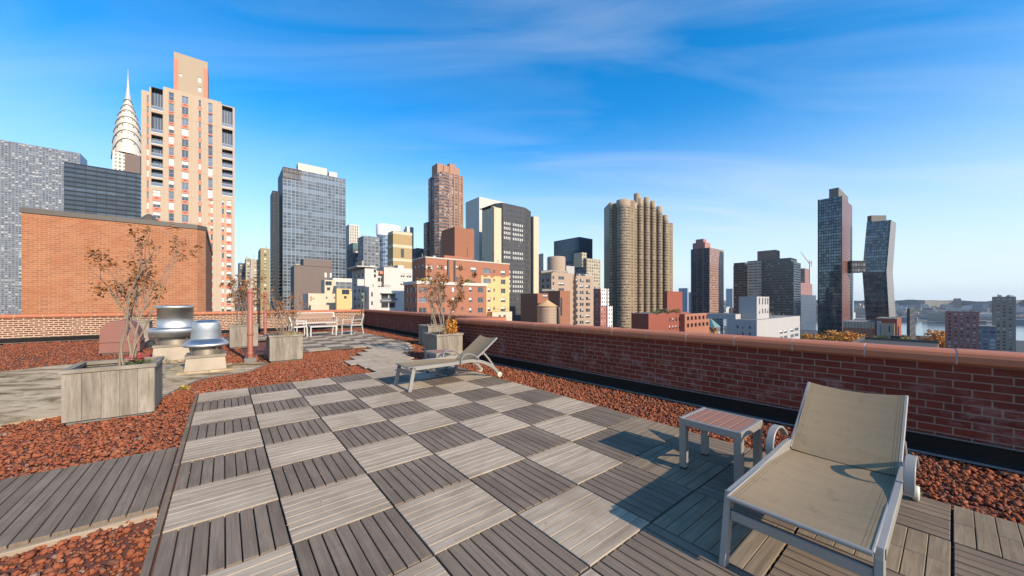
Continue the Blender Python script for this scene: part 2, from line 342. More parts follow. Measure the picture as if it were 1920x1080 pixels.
M['f_copper'] = facade('copper_tower_glass', (.03, .033, .036), (.035, .05, .064), (.10, .14, .168), 2.2, 3.4, (.07, .93), (.10, .92), .0, rough=.04, spec=1, metal=.7, floorvar=.35)
M['f_copperside'] = facade('copper_panel_wall', (.22, .09, .07), (.07, .035, .032), (.15, .065, .055), 1.6, 3.4, (.1, .9), (.12, .9), .0, rough=.3, spec=.6, metal=.2)
M['f_coppergrey'] = facade('grey_panel_wall', (.32, .30, .28), (.05, .05, .055), (.14, .13, .13), 1.8, 3.4, (.2, .9), (.1, .9), .0, rough=.3, spec=.6)
M['f_teal'] = facade('teal_curtain_wall', (.03, .055, .075), (.022, .048, .07), (.035, .07, .10), 3, 3.6, (.05, .95), (.08, .92), .0, rough=.1, spec=1, metal=.2)
M['f_stepped'] = facade('stepped_tan_wall', (.42, .345, .235), (.05, .048, .05), (.15, .14, .13), 3.4, 3.0, (.2, .75), (.25, .8), .2, (.4, .35, .27))
M['f_bluegrey'] = facade('greyblue_wall', (.20, .20, .21), (.05, .06, .075), (.14, .17, .2), 3.2, 3.0, (.15, .85), (.2, .85), .25, (.45, .45, .43))
M['f_curve'] = facade('curved_blue_glass', (.62, .64, .66), (.06, .11, .17), (.30, .42, .52), 2.6, 3.4, (.06, .94), (.10, .95), .1, (.6, .65, .68), rough=.1, spec=1, metal=.3)
M['f_white'] = facade('white_striped_wall', (.66, .60, .50), (.12, .10, .08), (.25, .22, .19), 3.0, 3.6, (.3, .7), (.15, .85), .0)
M['f_old'] = facade('old_tan_wall', (.34, .28, .22), (.07, .06, .05), (.15, .13, .11), 3, 3.4, (.25, .75), (.25, .8), .2, (.4, .36, .3))
M['f_oldtan'] = facade('old_pale_wall', (.48, .40, .30), (.09, .08, .07), (.2, .17, .14), 5.2, 3.6, (.06, .94), (.4, .8), .1, (.4, .36, .3))
M['f_olive'] = facade('olive_wall', (.33, .26, .13), (.05, .045, .03), (.14, .12, .07), 3.4, 3.5, (.2, .8), (.3, .8), .2, (.4, .35, .2))
M['f_darkgrey'] = facade('slate_wall', (.085, .085, .09), (.03, .033, .04), (.09, .09, .1), 3, 3.3, (.2, .8), (.25, .8), .1)
M['f_pink'] = facade('pink_brick_wall', (.40, .17, .135), (.05, .04, .04), (.14, .12, .12), 3.2, 2.9, (.3, .7), (.3, .75), .25, (.55, .5, .45))
M['f_whitegrid'] = facade('white_grid_wall', (.66, .65, .64), (.06, .06, .07), (.2, .2, .22), 2.6, 2.9, (.28, .78), (.25, .72), .1)
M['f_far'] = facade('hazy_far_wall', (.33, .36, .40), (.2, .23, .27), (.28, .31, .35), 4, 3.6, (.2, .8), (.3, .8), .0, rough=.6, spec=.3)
M['f_constr'] = facade('unfinished_tower_wall', (.36, .18, .15), (.16, .11, .11), (.26, .17, .15), 4, 3.6, (.1, .9), (.25, .9), .0, rough=.7, spec=.2)
M['f_constr2'] = facade('unfinished_tower_glass', (.07, .09, .125), (.04, .06, .09), (.09, .115, .15), 4, 3.6, (.1, .9), (.2, .9), .0, rough=.4, spec=.4)
M['f_low'] = facade('ribbed_tan_wall', (.46, .37, .26), (.28, .22, .16), (.38, .30, .21), 2.2, 30, (.3, .7), (.0, 1.0), .0, rough=.6, spec=.3)
# ---------------------------------------------------------------- sky, sun, camera
SUNEL, SUNAZ = R(28.3), math.atan2(.706, -.708)      # azimuth clockwise from +Y
W = bpy.data.worlds.new('World'); S.world = W; W.use_nodes = True
nt = W.node_tree; nt.nodes.clear()
def wn(t, **k):
    x = nt.nodes.new('ShaderNode'+t)
    for a, b in k.items(): setattr(x, a, b)
    return x
def world():
    L = nt.links.new
    sky = wn('TexSky', sky_type='NISHITA'); sky.sun_disc = False; sky.sun_elevation = SUNEL; sky.sun_rotation = SUNAZ; sky.altitude = 60; sky.air_density = 1.0; sky.dust_density = .5; sky.ozone_density = 1.6
    hs = wn('HueSaturation'); hs.inputs['Saturation'].default_value = 1.5; hs.inputs['Value'].default_value = 1.0; hs.inputs['Hue'].default_value = .488; L(sky.outputs[0], hs.inputs['Color'])
    tn = wn('Mix', data_type='RGBA', blend_type='MULTIPLY'); tn.inputs[0].default_value = 1; tn.inputs[7].default_value = (.80, .96, 1.16, 1); L(hs.outputs[0], tn.inputs[6])
    tc = wn('TexCoord'); sx = wn('SeparateXYZ'); L(tc.outputs['Generated'], sx.inputs[0])
    def mt(op, a, b=None):
        x = wn('Math', operation=op)
        for i, q in enumerate((a, b)):
            if q is None: continue
            if isinstance(q, bpy.types.NodeSocket): L(q, x.inputs[i])
            else: x.inputs[i].default_value = q
        return x.outputs[0]
    zz = mt('MAXIMUM', sx.outputs[2], .0)
    inv = mt('DIVIDE', 1.0, mt('ADD', zz, .12))
    cb = wn('CombineXYZ'); L(mt('MULTIPLY', sx.outputs[0], inv), cb.inputs[0]); L(mt('MULTIPLY', sx.outputs[1], inv), cb.inputs[1])
    mp = wn('Mapping'); L(cb.outputs[0], mp.inputs[0]); mp.inputs['Rotation'].default_value = (0, 0, R(-24)); mp.inputs['Scale'].default_value = (.42, 1.5, 1); mp.inputs['Location'].default_value = (3.1, 1.9, 0)
    n1 = wn('TexNoise'); L(mp.outputs[0], n1.inputs['Vector']); n1.inputs['Scale'].default_value = 1.5; n1.inputs['Detail'].default_value = 8; n1.inputs['Roughness'].default_value = .55; n1.inputs['Distortion'].default_value = .9
    n2 = wn('TexNoise'); L(mp.outputs[0], n2.inputs['Vector']); n2.inputs['Scale'].default_value = .32; n2.inputs['Detail'].default_value = 2
    r = wn('ValToRGB'); r.color_ramp.elements[0].position = .44; r.color_ramp.elements[1].position = .70; L(n1.outputs['Fac'], r.inputs[0])
    r2 = wn('ValToRGB'); r2.color_ramp.elements[0].position = .30; r2.color_ramp.elements[1].position = .55; L(n2.outputs['Fac'], r2.inputs[0])
    cl = mt('MULTIPLY', mt('MULTIPLY', r.outputs[0], r2.outputs[0]), .42)
    mx = wn('Mix', data_type='RGBA'); L(cl, mx.inputs[0]); L(tn.outputs[2], mx.inputs[6]); mx.inputs[7].default_value = (3.2, 3.7, 4.3, 1)
    # pale air above the horizon
    hz = wn('ValToRGB'); hz.color_ramp.elements[0].position = 0; hz.color_ramp.elements[0].color = (1, 1, 1, 1); hz.color_ramp.elements[1].position = .46; hz.color_ramp.elements[1].color = (0, 0, 0, 1); hz.color_ramp.interpolation = 'EASE'; L(zz, hz.inputs[0])
    mh = wn('Mix', data_type='RGBA'); L(mt('MULTIPLY', hz.outputs[0], .85), mh.inputs[0]); L(mx.outputs[2], mh.inputs[6]); mh.inputs[7].default_value = (3.6, 4.15, 4.6, 1)
    bg = wn('Background'); bg.inputs['Strength'].default_value = .15; L(mh.outputs[2], bg.inputs['Color'])
    out = wn('OutputWorld'); L(bg.outputs[0], out.inputs['Surface'])
world()
sl = bpy.data.lights.new('sun', 'SUN'); sl.energy = 3.9; sl.angle = R(.5); sl.color = (1, .85, .66)
so = bpy.data.objects.new('sun', sl); COL.objects.link(so)
sd = Vector((math.sin(SUNAZ)*math.cos(SUNEL), math.cos(SUNAZ)*math.cos(SUNEL), math.sin(SUNEL)))
so.rotation_euler = sd.to_track_quat('Z', 'Y').to_euler(); so.location = (10, -10, 30)
cd = bpy.data.cameras.new('camera'); cam = bpy.data.objects.new('camera', cd); COL.objects.link(cam)
cam.location = (0, 0, H); cam.rotation_euler = (R(90), 0, 0); cd.sensor_width = 36; cd.lens = 36*F/1920; cd.shift_y = (Y0-540)/1920; cd.clip_start = .05; cd.clip_end = 20000
S.camera = cam
S.view_settings.view_transform = 'Standard'; S.view_settings.look = 'None'; S.view_settings.exposure = 0.62; S.view_settings.gamma = 1.0
S.cycles.max_bounces = 5; S.cycles.diffuse_bounces = 3; S.cycles.glossy_bounces = 3; S.cycles.caustics_reflective = False; S.cycles.caustics_refractive = False
# ================================================================ TERRACE: roof, deck, gravel, parapets
GZ = -.05
def poly(name, pts, z, mat, kind, z0=None):
    m = MB(); m.face([(x, y, z) for x, y in pts], 0)
    if z0 is not None:
        for i in range(len(pts)):
            a, b = pts[i], pts[(i+1) % len(pts)]; m.face([(*a, z0), (*b, z0), (*b, z), (*a, z)], 0)
    return tag(m.build(name, mat), None, kind=kind)
# wall lines in tile units: near right wall, jog, far right wall, far wall
NW0, NW1 = (9.62, 20.0), (8.50, -1.9)
FAR_U, FAR_V = 10.45, -21.6
poly('roof', [D(-24, FAR_V-.4), D(-24, 22), D(NW0[0]+.45, 22), D(NW0[0]+.45, 20), D(NW1[0]+.45, NW1[1]), D(FAR_U+.45, NW1[1]), D(FAR_U+.45, FAR_V-.4)], -.078, M['bed'], 'structure', GROUND)
MEMB = [(-.86, .12), (-.74, -.31), (-.30, -1.9), (-.02, -2.62), (.45, -2.85), (1.12, -3.05), (1.78, -4.4), (1.75, -5.2), (.6, -5.6), (-1.2, -7.4), (-3.2, -9.3), (-4.6, -9.0), (-7.5, -7.0), (-8, 2), (-2.6, .3)]
poly('roof_membrane', [D(*p) for p in reversed(MEMB)], -.042, M['membrane'], 'structure', -.09)
# membrane edge strip
m = MB(); pts = [D(*p) for p in MEMB[:8]]
m.tube([(x, y, -.038) for x, y in pts], .016, 6); tag(m.build('membrane_edging', M['flash_ledge']), None, kind='structure')
def uvb(along):
    def f(p): return (p[0], p[1]) if along == 'a' else (p[1], p[0])
    return f
def board(m, u0, u1, v0, v1, along, mi, z=0.0, gap=.0055, th=.022):
    if WORN and mi == 0: mi = 3
    dz = random.uniform(-.0014, .0014); gap = .0032 if along == 'a' else .0075
    m.cbox(u0*TILE+gap/2, u1*TILE-gap/2, -v1*TILE+gap/2, -v0*TILE-gap/2, z-th, z+dz, .0028, mi, uvb(along))
WORN = False
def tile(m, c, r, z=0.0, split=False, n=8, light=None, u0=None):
    lt = ((c + r) % 2 == 0) if light is None else light  # board direction picks the painted sheen tone, paler along the rows
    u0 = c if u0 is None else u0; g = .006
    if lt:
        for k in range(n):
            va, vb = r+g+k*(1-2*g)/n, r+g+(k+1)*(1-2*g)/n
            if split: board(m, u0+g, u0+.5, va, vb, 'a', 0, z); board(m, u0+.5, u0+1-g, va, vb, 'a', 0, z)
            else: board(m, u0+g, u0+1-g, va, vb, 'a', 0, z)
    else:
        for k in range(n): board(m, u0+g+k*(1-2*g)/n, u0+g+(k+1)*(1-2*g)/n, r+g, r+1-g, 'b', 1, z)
M['wood_mid'] = wood('wood_worn_brown', (.235, .178, .118), (.32, .25, .17), (.13, .094, .06), 40, .25)
WM = [M['wood_sun_sheen'], M['wood_no_sheen'], M['rubber'], M['wood_mid']]
m = MB()
for c in range(0, 7):
    for r in range(0, 17):
        WORN = (c >= 3 and c+r >= 14) or c+r >= 16
        tile(m, c, r, random.uniform(-.0015, .0015), split=(c, r) in ((5, 9), (6, 10), (5, 11), (6, 12), (4, 12)), n=8 if (c+r) % 2 or r < 10 or c < 4 else 7)
WORN = False
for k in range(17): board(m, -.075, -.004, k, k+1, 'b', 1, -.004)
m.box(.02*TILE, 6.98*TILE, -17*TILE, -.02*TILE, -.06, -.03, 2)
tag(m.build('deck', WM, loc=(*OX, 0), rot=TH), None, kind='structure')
m = MB()                                                   # stepping walkway of offset rows
WALK = [(4.42, 6.42), (4.34, 6.36), (4.12, 6.62), (4.58, 6.85), (5.15, 7.45), (5.70, 7.95), (6.2, 8.3)]
for k, (ua, ub) in enumerate(WALK):
    r = -1-k; cuts = [ua, ua+1, ub] if ub-ua < 2.6 else [ua, ua+1, ua+2, ub]
    for i in range(len(cuts)-1):
        for q in range(8): board(m, cuts[i]+.006, cuts[i+1]-.006, r+.004+q*.124, r+.004+(q+1)*.124, 'a', 0, random.uniform(-.002, .002))
    m.box((ua+.02)*TILE, (ub-.02)*TILE, -(r+.98)*TILE, -(r+.02)*TILE, -.07, -.024, 2)
tag(m.build('walkway', WM, loc=(*OX, 0), rot=TH), None, kind='structure')
m = MB()
for c in range(0, 8):
    for r in range(-18, -7):
        if c < 2 and r > -15: continue
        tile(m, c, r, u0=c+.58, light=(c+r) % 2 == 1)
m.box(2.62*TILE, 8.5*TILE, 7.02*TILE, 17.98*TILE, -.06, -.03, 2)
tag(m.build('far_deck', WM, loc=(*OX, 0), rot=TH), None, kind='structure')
m = MB()
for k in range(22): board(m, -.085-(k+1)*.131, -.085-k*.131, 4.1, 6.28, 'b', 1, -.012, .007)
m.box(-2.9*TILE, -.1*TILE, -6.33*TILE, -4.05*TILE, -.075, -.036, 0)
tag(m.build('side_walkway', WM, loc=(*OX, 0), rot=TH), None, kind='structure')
# ---- lava gravel: every stone real, one uncountable mass
def inpoly(u, v, P):
    c = np.zeros(u.shape, bool); n = len(P); j = n-1
    for i in range(n):
        xi, yi = P[i]; xj, yj = P[j]
        cond = ((yi > v) != (yj > v)) & (u < (xj-xi)*(v-yi)/(yj-yi+1e-12)+xi); c ^= cond; j = i
    return c
def gravel():
    t = (1+5**.5)/2
    bv = np.array([(-1,t,0),(1,t,0),(-1,-t,0),(1,-t,0),(0,-1,t),(0,1,t),(0,-1,-t),(0,1,-t),(t,0,-1),(t,0,1),(-t,0,-1),(-t,0,1)], float)/math.hypot(1, t)
    bf = np.array([(0,11,5),(0,5,1),(0,1,7),(0,7,10),(0,10,11),(1,5,9),(5,11,4),(11,10,2),(10,7,6),(7,1,8),(3,9,4),(3,4,2),(3,2,6),(3,6,8),(3,8,9),(4,9,5),(2,4,11),(6,2,10),(8,6,7),(9,8,1)])
    U = []; 
    def zone(u0, u1, v0, v1, dens):
        n = int((u1-u0)*(v1-v0)*TILE*TILE*dens); U.append(np.stack([RNG.uniform(u0, u1, n), RNG.uniform(v0, v1, n)], 1))
    zone(6.9, 9.7, -2, 16.5, 1700); zone(-2.4, 4.9, -7.5, .1, 1350); zone(-4.2, 0, -1.5, 10, 1500); zone(4, 10.6, -8, -.5, 1000)
    zone(6, 10.6, -21.8, -8, 420); zone(-9, 8.7, -21.8, -17.5, 330); zone(-9, 1.2, -17.5, -7, 360)
    P = np.concatenate(U); u, v = P[:, 0], P[:, 1]
    bad = (u > -.06) & (u < 7.0) & (v > 0) | (u > -2.9) & (u < -.05) & (v > 4.08) & (v < 6.3) | (u > .58) & (u < 8.58) & (v > -18) & (v < -7) & ~((u < 2.58) & (v > -14))
    for k, (ua, ub) in enumerate(WALK): bad |= (u > ua) & (u < ub) & (v <= -k) & (v > -k-1)
    bad |= inpoly(u, v, MEMB)
    wl = NW1[0] + (v-NW1[1])*(NW0[0]-NW1[0])/(NW0[1]-NW1[1]); bad |= (v > NW1[1]) & (u > wl-.02) | (u > FAR_U-.1) | (v < FAR_V+.1)
    P = P[~bad]; n = len(P)
    X = OX[0] + TILE*(P[:, 0]*AX[0] + P[:, 1]*BX[0]); Y = OX[1] + TILE*(P[:, 0]*AX[1] + P[:, 1]*BX[1])
    keep = (Y > -.8) & (np.abs(X) < np.abs(Y)*1.75+2.2); X, Y = X[keep], Y[keep]; n = len(X)
    size = RNG.gamma(5, .0022, n)*np.clip(.95+Y*.02, 1, 1.25)
    V = bv[None]*(1+RNG.normal(0, .20, (n, 12, 1)))*(1+RNG.normal(0, .12, (n, 12, 3)))
    V *= np.stack([RNG.uniform(.85, 1.4, n), RNG.uniform(.7, 1.1, n), RNG.uniform(.55, .95, n)], 1)[:, None, :]
    a = RNG.uniform(0, 6.28, n); ca, sa = np.cos(a)[:, None], np.sin(a)[:, None]; x = V[:, :, 0]*ca-V[:, :, 1]*sa; y = V[:, :, 0]*sa+V[:, :, 1]*ca
    b = RNG.normal(0, .5, n); cb, sb = np.cos(b)[:, None], np.sin(b)[:, None]; z = V[:, :, 2]*cb+x*sb; x = x*cb-V[:, :, 2]*sb
    mound = .010*np.sin(X*2.3+Y)*np.cos(Y*1.7)
    V = np.stack([x*size[:, None]+X[:, None], y*size[:, None]+Y[:, None], z*size[:, None]+(-.070+mound+RNG.uniform(0, .030, n))[:, None]], 2).reshape(-1, 3)
    Fc = (bf[None]+12*np.arange(n)[:, None, None]).reshape(-1, 3)
    me = bpy.data.meshes.new('gravel'); me.vertices.add(len(V)); me.vertices.foreach_set('co', V.ravel()); me.loops.add(Fc.size); me.loops.foreach_set('vertex_index', Fc.ravel().astype(np.int32))
    me.polygons.add(len(Fc)); me.polygons.foreach_set('loop_start', np.arange(0, Fc.size, 3, dtype=np.int32)); me.update(calc_edges=True); me.validate()
    me.materials.append(M['gravel']); o = bpy.data.objects.new('gravel', me); COL.objects.link(o); tag(o, 'loose red lava gravel around the wooden deck', 'gravel', kind='stuff')
gravel()
# ---- parapets
def parapet(name_label, P0, P1, inner, ztop=.952, thick=.30, seg=.62, bm='par'):
    """wall from P0 to P1 (world xy); inner = unit normal towards the terrace"""
    d = Vector((P1[0]-P0[0], P1[1]-P0[1], 0)); L = d.length; d.normalize(); n = Vector((inner[0], inner[1], 0)); n = (n - d*n.dot(d)).normalized(); up = Vector((0, 0, 1))
    rot = math.atan2(d.y, d.x); flip = d.cross(n).z > 0                  # local x along wall, y = inward*sgn
    root = thing('parapet_wall', name_label, 'wall', (P0[0], P0[1], GZ), rot); s = 1 if flip else -1
    hb = ztop-GZ-.115
    m = MB(); q = lambda a, y, z: (a, s*y, z)
    def pan(a0, a1, y, z0, z1, uo=0.0):
        pts = [q(a0, y, z0), q(a1, y, z0), q(a1, y, z1), q(a0, y, z1)]; uv = [(p[0]+uo, p[2]) for p in pts]
        if s < 0: m.face(pts, 0, uv)
        else: m.face(pts[::-1], 0, uv[::-1])
    pan(0, L, 0, 0, hb); 
    m.face([q(0, -thick, GROUND*.2), q(0, -thick, hb), q(L, -thick, hb), q(L, -thick, GROUND*.2)], 0)
    m.face([q(0, 0, hb), q(L, 0, hb), q(L, -thick, hb), q(0, -thick, hb)], 0)
    for a in (0, L): m.face([q(a, 0, 0), q(a, -thick, 0), q(a, -thick, hb), q(a, 0, hb)], 0, [(0, 0), (thick, 0), (thick, hb), (0, hb)])
    m.build('brickwork', M[bm], root)
    # coping stones, rounded on the inner edge, with pale joints
    m = MB(); prof = [(.035, hb+.004), (.050, hb+.02), (.052, hb+.075), (.040, hb+.105), (.012, hb+.122), (-.10, hb+.132), (-thick+.02, hb+.122), (-thick-.04, hb+.095), (-thick-.05, hb+.02), (-thick-.03, hb+.004)]
    k = max(1, round(L/seg)); w = L/k
    for i in range(k):
        a0, a1 = i*w+.006, (i+1)*w-.006; jz = random.uniform(-.002, .002); jy = random.uniform(-.003, .003)
        m.rings([[q(a, y+jy, z+jz) for y, z in prof] for a in ((a0, a1) if s < 0 else (a1, a0))], 0, True, False)
        if i:
            sh = [(y*.97-.001, z-.004) for y, z in prof]
            m.rings([[q(a, y, z) for y, z in sh] for a in ((i*w-.0065, i*w+.0065) if s < 0 else (i*w+.0065, i*w-.0065))], 1, True, False)
    m.build('coping', [M['coping'], M['mortar']], root)
    m = MB(); prof = [(.012, .185), (.016, .15), (.02, .06), (.07, .02), (.075, .0), (0, 0), (0, .19)]
    m.rings([[q(a, y, z) for y, z in prof] for a in ((0, L) if s < 0 else (L, 0))], 0, True, False)
    fl = m.build('flashing', M['flash'], root)
    m = MB(); m.sweep([q(0, .085, .022), q(L, .085, .022)], .03, .018, Vector((0, 1, 0))); m.sweep([q(0, .016, .188), q(L, .016, .188)], .02, .012, Vector((0, 1, 0)))
    m.build('edge_strip', M['flash_ledge'], fl)
    return root
inR = (-AX[0], -AX[1]); inF = BX
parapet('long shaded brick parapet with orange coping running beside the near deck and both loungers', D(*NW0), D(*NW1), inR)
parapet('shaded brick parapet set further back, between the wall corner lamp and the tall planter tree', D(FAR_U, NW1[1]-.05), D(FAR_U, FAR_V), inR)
parapet('sunlit brick parapet with cream mortar behind the bench and the vent pipes', D(FAR_U, FAR_V), D(-26, FAR_V), inF, bm='par_repointed')
parapet('short brick return wall joining the near parapet to the set back parapet', D(NW1[0]+.02, NW1[1]-.02), D(FAR_U+.5, NW1[1]-.02), (-BX[0], -BX[1]))
# ================================================================ FURNITURE
def lounger(label, loc, rot):
    t = thing('sun_lounger', label, 'lounger', loc, rot, 'mesh sun loungers on the deck')
    A = M['alu']
    rail = [(.05, .350), (.30, .352), (.60, .354), (.85, .358), (1.02, .366), (1.15, .364), (1.28, .346), (1.40, .310), (1.52, .255), (1.62, .190), (1.69, .125), (1.735, .06)]
    for y in (.32, -.32):
        m = MB(); m.sweep(smooth([(x, y, z) for x, z in rail]), .036, .056); m.build('side_rail', A, t)
        m = MB(); m.sweep([(.075, y, .372), (.06, y, .33), (-.005, y*1.01, .0)], .036, .058); m.build('leg', A, t)
        m = MB(); s = 1 if y > 0 else -1
        ap = [(.90, .33), (.902, .40), (.925, .455), (.965, .488), (1.02, .502), (1.09, .497), (1.16, .470), (1.22, .43), (1.26, .395)]
        m.sweep(smooth([(x, y+s*.044, z) for x, z in ap]), .052, .016); m.build('armrest', A, t)
        m = MB(); yy = y-s*.01
        m.sweep([(1.40, yy, .485), (1.52, yy, .36), (1.66, yy, .175)], .02, .034); m.build('support_strut', A, t)
        m = MB(); seg = 20
        for (r0, r1, m0) in ((.052, .018, 0),):
            rr = [[(1.74+rad*math.cos(k*2*math.pi/seg), y+s*yo, .052+rad*math.sin(k*2*math.pi/seg)) for k in range(seg)] for rad, yo in ((.014, .012), (.046, .014), (.052, .022), (.052, .042), (.046, .050), (.014, .052))]
            m.rings(rr if s < 0 else rr, 0)
        wh = m.build('wheel', M['wheel'], t)
        m = MB(); m.rings([[(1.74+rad*math.cos(k*.6283), y+s*yo, .052+rad*math.sin(k*.6283)) for k in range(10)] for rad, yo in ((.011, .0), (.011, .057))], 0); m.build('hub', M['alu_bronze'], wh)
    m = MB(); m.sweep([(.045, -.30, .262), (.045, .30, .262)], .052, .03, Vector((0, 0, 1)), 0)
    m.sweep([(1.30, -.30, .318), (1.30, .30, .318)], .03, .03, Vector((0, 0, 1))); m.sweep([(.62, -.30, .325), (.62, .30, .325)], .02, .03, Vector((0, 0, 1))); m.build('cross_bar', A, t)
    m = MB(); nx, ny = 26, 14                                   # sagging mesh seat
    def seat(i, j, dz=0):
        x = -.005+1.195*i/nx; yv = -1+2*j/ny; sag = .030*(1-yv*yv)*math.sin(math.pi*min(1, max(0, (x+.25)/1.6)))
        return (x, yv*.296, (.378-.050*max(0, (x-.55)/.61)**1.6)-sag-dz+.003*math.sin(x*34)*(1-yv*yv)*(.3+.7*i/nx))
    for dz in (0, .005):
        for i in range(nx):
            for j in range(ny):
                p = [seat(i, j, dz), seat(i+1, j, dz), seat(i+1, j+1, dz), seat(i, j+1, dz)]; p = p if dz == 0 else p[::-1]
                m.face(p, 0, [(q[0], q[1]) for q in p], True)
    m.build('seat_sling', M['sling'], t)
    m = MB(); m.tube([(-.005, -.305, .370), (-.005, .305, .370)], .012, 10)
    for y in (.303, -.303): m.sweep([(-.008, y, .376), (.5, y, .376), (.8, y, .366), (1.0, y, .350), (1.16, y, .332)], .014, .012)
    m.build('sling_rod', A, t)
    b0, b1 = Vector((1.165, 0, .335)), Vector((1.715, 0, .735)); m = MB(); dirb = (b1-b0).normalized(); nb = Vector((-dirb.z, 0, dirb.x))
    for y in (.302, -.302): m.sweep([b0+Vector((0, y, 0)), b0.lerp(b1, .5)+Vector((0, y, 0))-nb*.006, b1+Vector((0, y, 0))], .022, .032)
    m.tube([b0+Vector((0, -.3, 0))-nb*.045, b0+Vector((0, .3, 0))-nb*.045], .011, 8); m.tube([b1+Vector((0, -.3, 0))-dirb*.012-nb*.01, b1+Vector((0, 0, 0))-dirb*.03-nb*.03, b1+Vector((0, .3, 0))-dirb*.012-nb*.01], .010, 8)
    m.sweep([b0.lerp(b1, .36)+Vector((0, -.3, 0))-nb*.03, b0.lerp(b1, .36)+Vector((0, .3, 0))-nb*.03], .022, .022, Vector((0, 0, 1)))
    m.build('backrest_frame', A, t)
    m = MB(); nx = 16
    def back(i, j, d=0):
        k = i/nx*1.02-.02; yv = -1+2*j/ny; sag = .022*(1-yv*yv)*(.75+.25*math.sin(math.pi*max(k, 0))); p = b0.lerp(b1, k) - nb*(sag+d) + nb*.014 - dirb*(.020*(1-yv*yv)*(k > .9)*(k-.9)*10)
        return (p.x, yv*.292, p.z)
    for d in (0, .005):
        for i in range(nx):
            for j in range(ny):
                p = [back(i, j, d), back(i+1, j, d), back(i+1, j+1, d), back(i, j+1, d)]; uv = [(a/nx*.7+2, (b/ny*2-1)*.292) for a, b in ((i, j), (i+1, j), (i+1, j+1), (i, j+1))]
                if d: p.reverse(); uv.reverse()
                m.face(p, 0, uv, True)
    m.build('backrest_sling', M['sling'], t)
    return t
cx1 = (1.199+BX[0]*.292-AX[0]*.06, 1.971+BX[1]*.292-AX[1]*.06)
L1 = lounger('khaki mesh lounger in the near right corner beside the slatted side table', (*cx1, 0), TH)
L1.scale = (1, .91, 1)
L2 = copy_tree(L1, (-1.60-BX[0]*.30, 5.60-BX[1]*.30, 0), TH, 'khaki mesh lounger seen from its side in mid deck, before a square planter')
def slat_table(name, label, cat, loc, rot, lx, ly, h, n, frame, slat, along_x, group=None, leg=.055, ap=.06):
    t = thing(name, label, cat, loc, rot, group)
    for x in (-1, 1):
        for y in (-1, 1):
            m = MB(); X = x*(lx/2-leg/2); Y = y*(ly/2-leg/2); m.rbox(X-leg/2, X+leg/2, Y-leg/2, Y+leg/2, .012, h-.004, .004); lg = m.build('leg', frame, t)
            m = MB(); m.box(X-leg/2+.004, X+leg/2-.004, Y-leg/2+.004, Y+leg/2-.004, 0, .0125); m.build('foot_pad', M['rubber'], lg)
    m = MB(); e = .028
    m.rbox(-lx/2-.001, lx/2+.001, -ly/2-.001, -ly/2+e, h-ap, h, .004); m.rbox(-lx/2-.001, lx/2+.001, ly/2-e, ly/2+.001, h-ap, h, .004)
    m.rbox(-lx/2-.001, -lx/2+e, -ly/2+e, ly/2-e, h-ap, h-.003, .004); m.rbox(lx/2-e, lx/2+.001, -ly/2+e, ly/2-e, h-ap, h-.003, .004)
    m.build('frame', frame, t)
    W_ = (ly if along_x else lx)-2*e-.004; w = W_/n; K = (lx if along_x else ly)/2-e-.002
    for k in range(n):
        m = MB(); a = -W_/2+k*w+.004; b = a+w-.008
        f = (lambda p: (p[0], p[1])) if along_x else (lambda p: (p[1], p[0]))
        if along_x: m.cbox(-K, K, a, b, h-.022, h-.004, .002, 0, f)
        else: m.cbox(a, b, -K, K, h-.022, h-.004, .002, 0, f)
        m.build('slat', slat, t)
    return t
T1 = slat_table('side_table', 'low slatted side table standing close to the near lounger, its shadow on the deck', 'table', (1.763, 3.018, 0), TH, .47, .475, .432, 6, M['alu_bronze'], M['slat'], True, 'slatted side tables')
T2 = copy_tree(T1, (-1.40, 7.10, 0), TH, 'low slatted side table half hidden behind the mid deck lounger, against the planter')
slat_table('coffee_table', 'pale framed coffee table in front of the bench on the far deck', 'table', (-7.79, 14.62, 0), TH, .96, .68, .43, 7, M['alu_white'], M['slat_far'], True, None, .045, .05)
def armchair(label, loc, rot):
    t = thing('armchair', label, 'armchair', loc, rot, 'pale armchairs on the far deck'); A = M['alu_white']      # front = -y
    for s in (-1, 1):
        m = MB(); m.sweep([(s*.29, -.27, 0), (s*.29, -.26, .40)], .03, .045, Vector((1, 0, 0))); m.build('leg', A, t)
        m = MB(); m.sweep([(s*.29, .36, 0), (s*.29, .26, .40), (s*.29, .27, .58), (s*.29, .37, .86)], .03, .05, Vector((1, 0, 0))); m.build('back_leg', A, t)
        m = MB(); m.sweep([(s*.29, -.24, .40), (s*.29, -.235, .62)], .03, .04, Vector((1, 0, 0))); m.sweep([(s*.29, -.26, .635), (s*.29, .29, .635)], .05, .022, Vector((1, 0, 0))); m.build('armrest', A, t)
        m = MB(); m.sweep([(s*.288, -.26, .415), (s*.288, .27, .40)], .032, .05, Vector((1, 0, 0))); m.build('side_rail', A, t)
    m = MB(); m.box(-.27, .27, -.265, -.235, .39, .435); m.build('front_rail', A, t)
    m = MB()
    for k in range(6): m.cbox(-.272, .272, -.23+k*.083, -.155+k*.083, .42, .44, .003, 0, lambda p: (p[0], p[1]))
    m.build('seat', M['slat_far'], t)
    m = MB()
    for k in range(4):
        z0 = .50+k*.085; y0 = .262+(z0-.5)*.27; m.box(-.272, .272, y0, y0+.018, z0, z0+.076)
    m.build('backrest', M['slat_far'], t); return t
C1 = armchair('pale armchair turned towards the camera beside the wall corner lamp', (-6.88, 15.33, 0), R(-28))
C2 = copy_tree(C1, (-8.52, 14.21, 0), R(128.9), 'pale armchair at the left end of the coffee table, half hidden by the planter shrub')
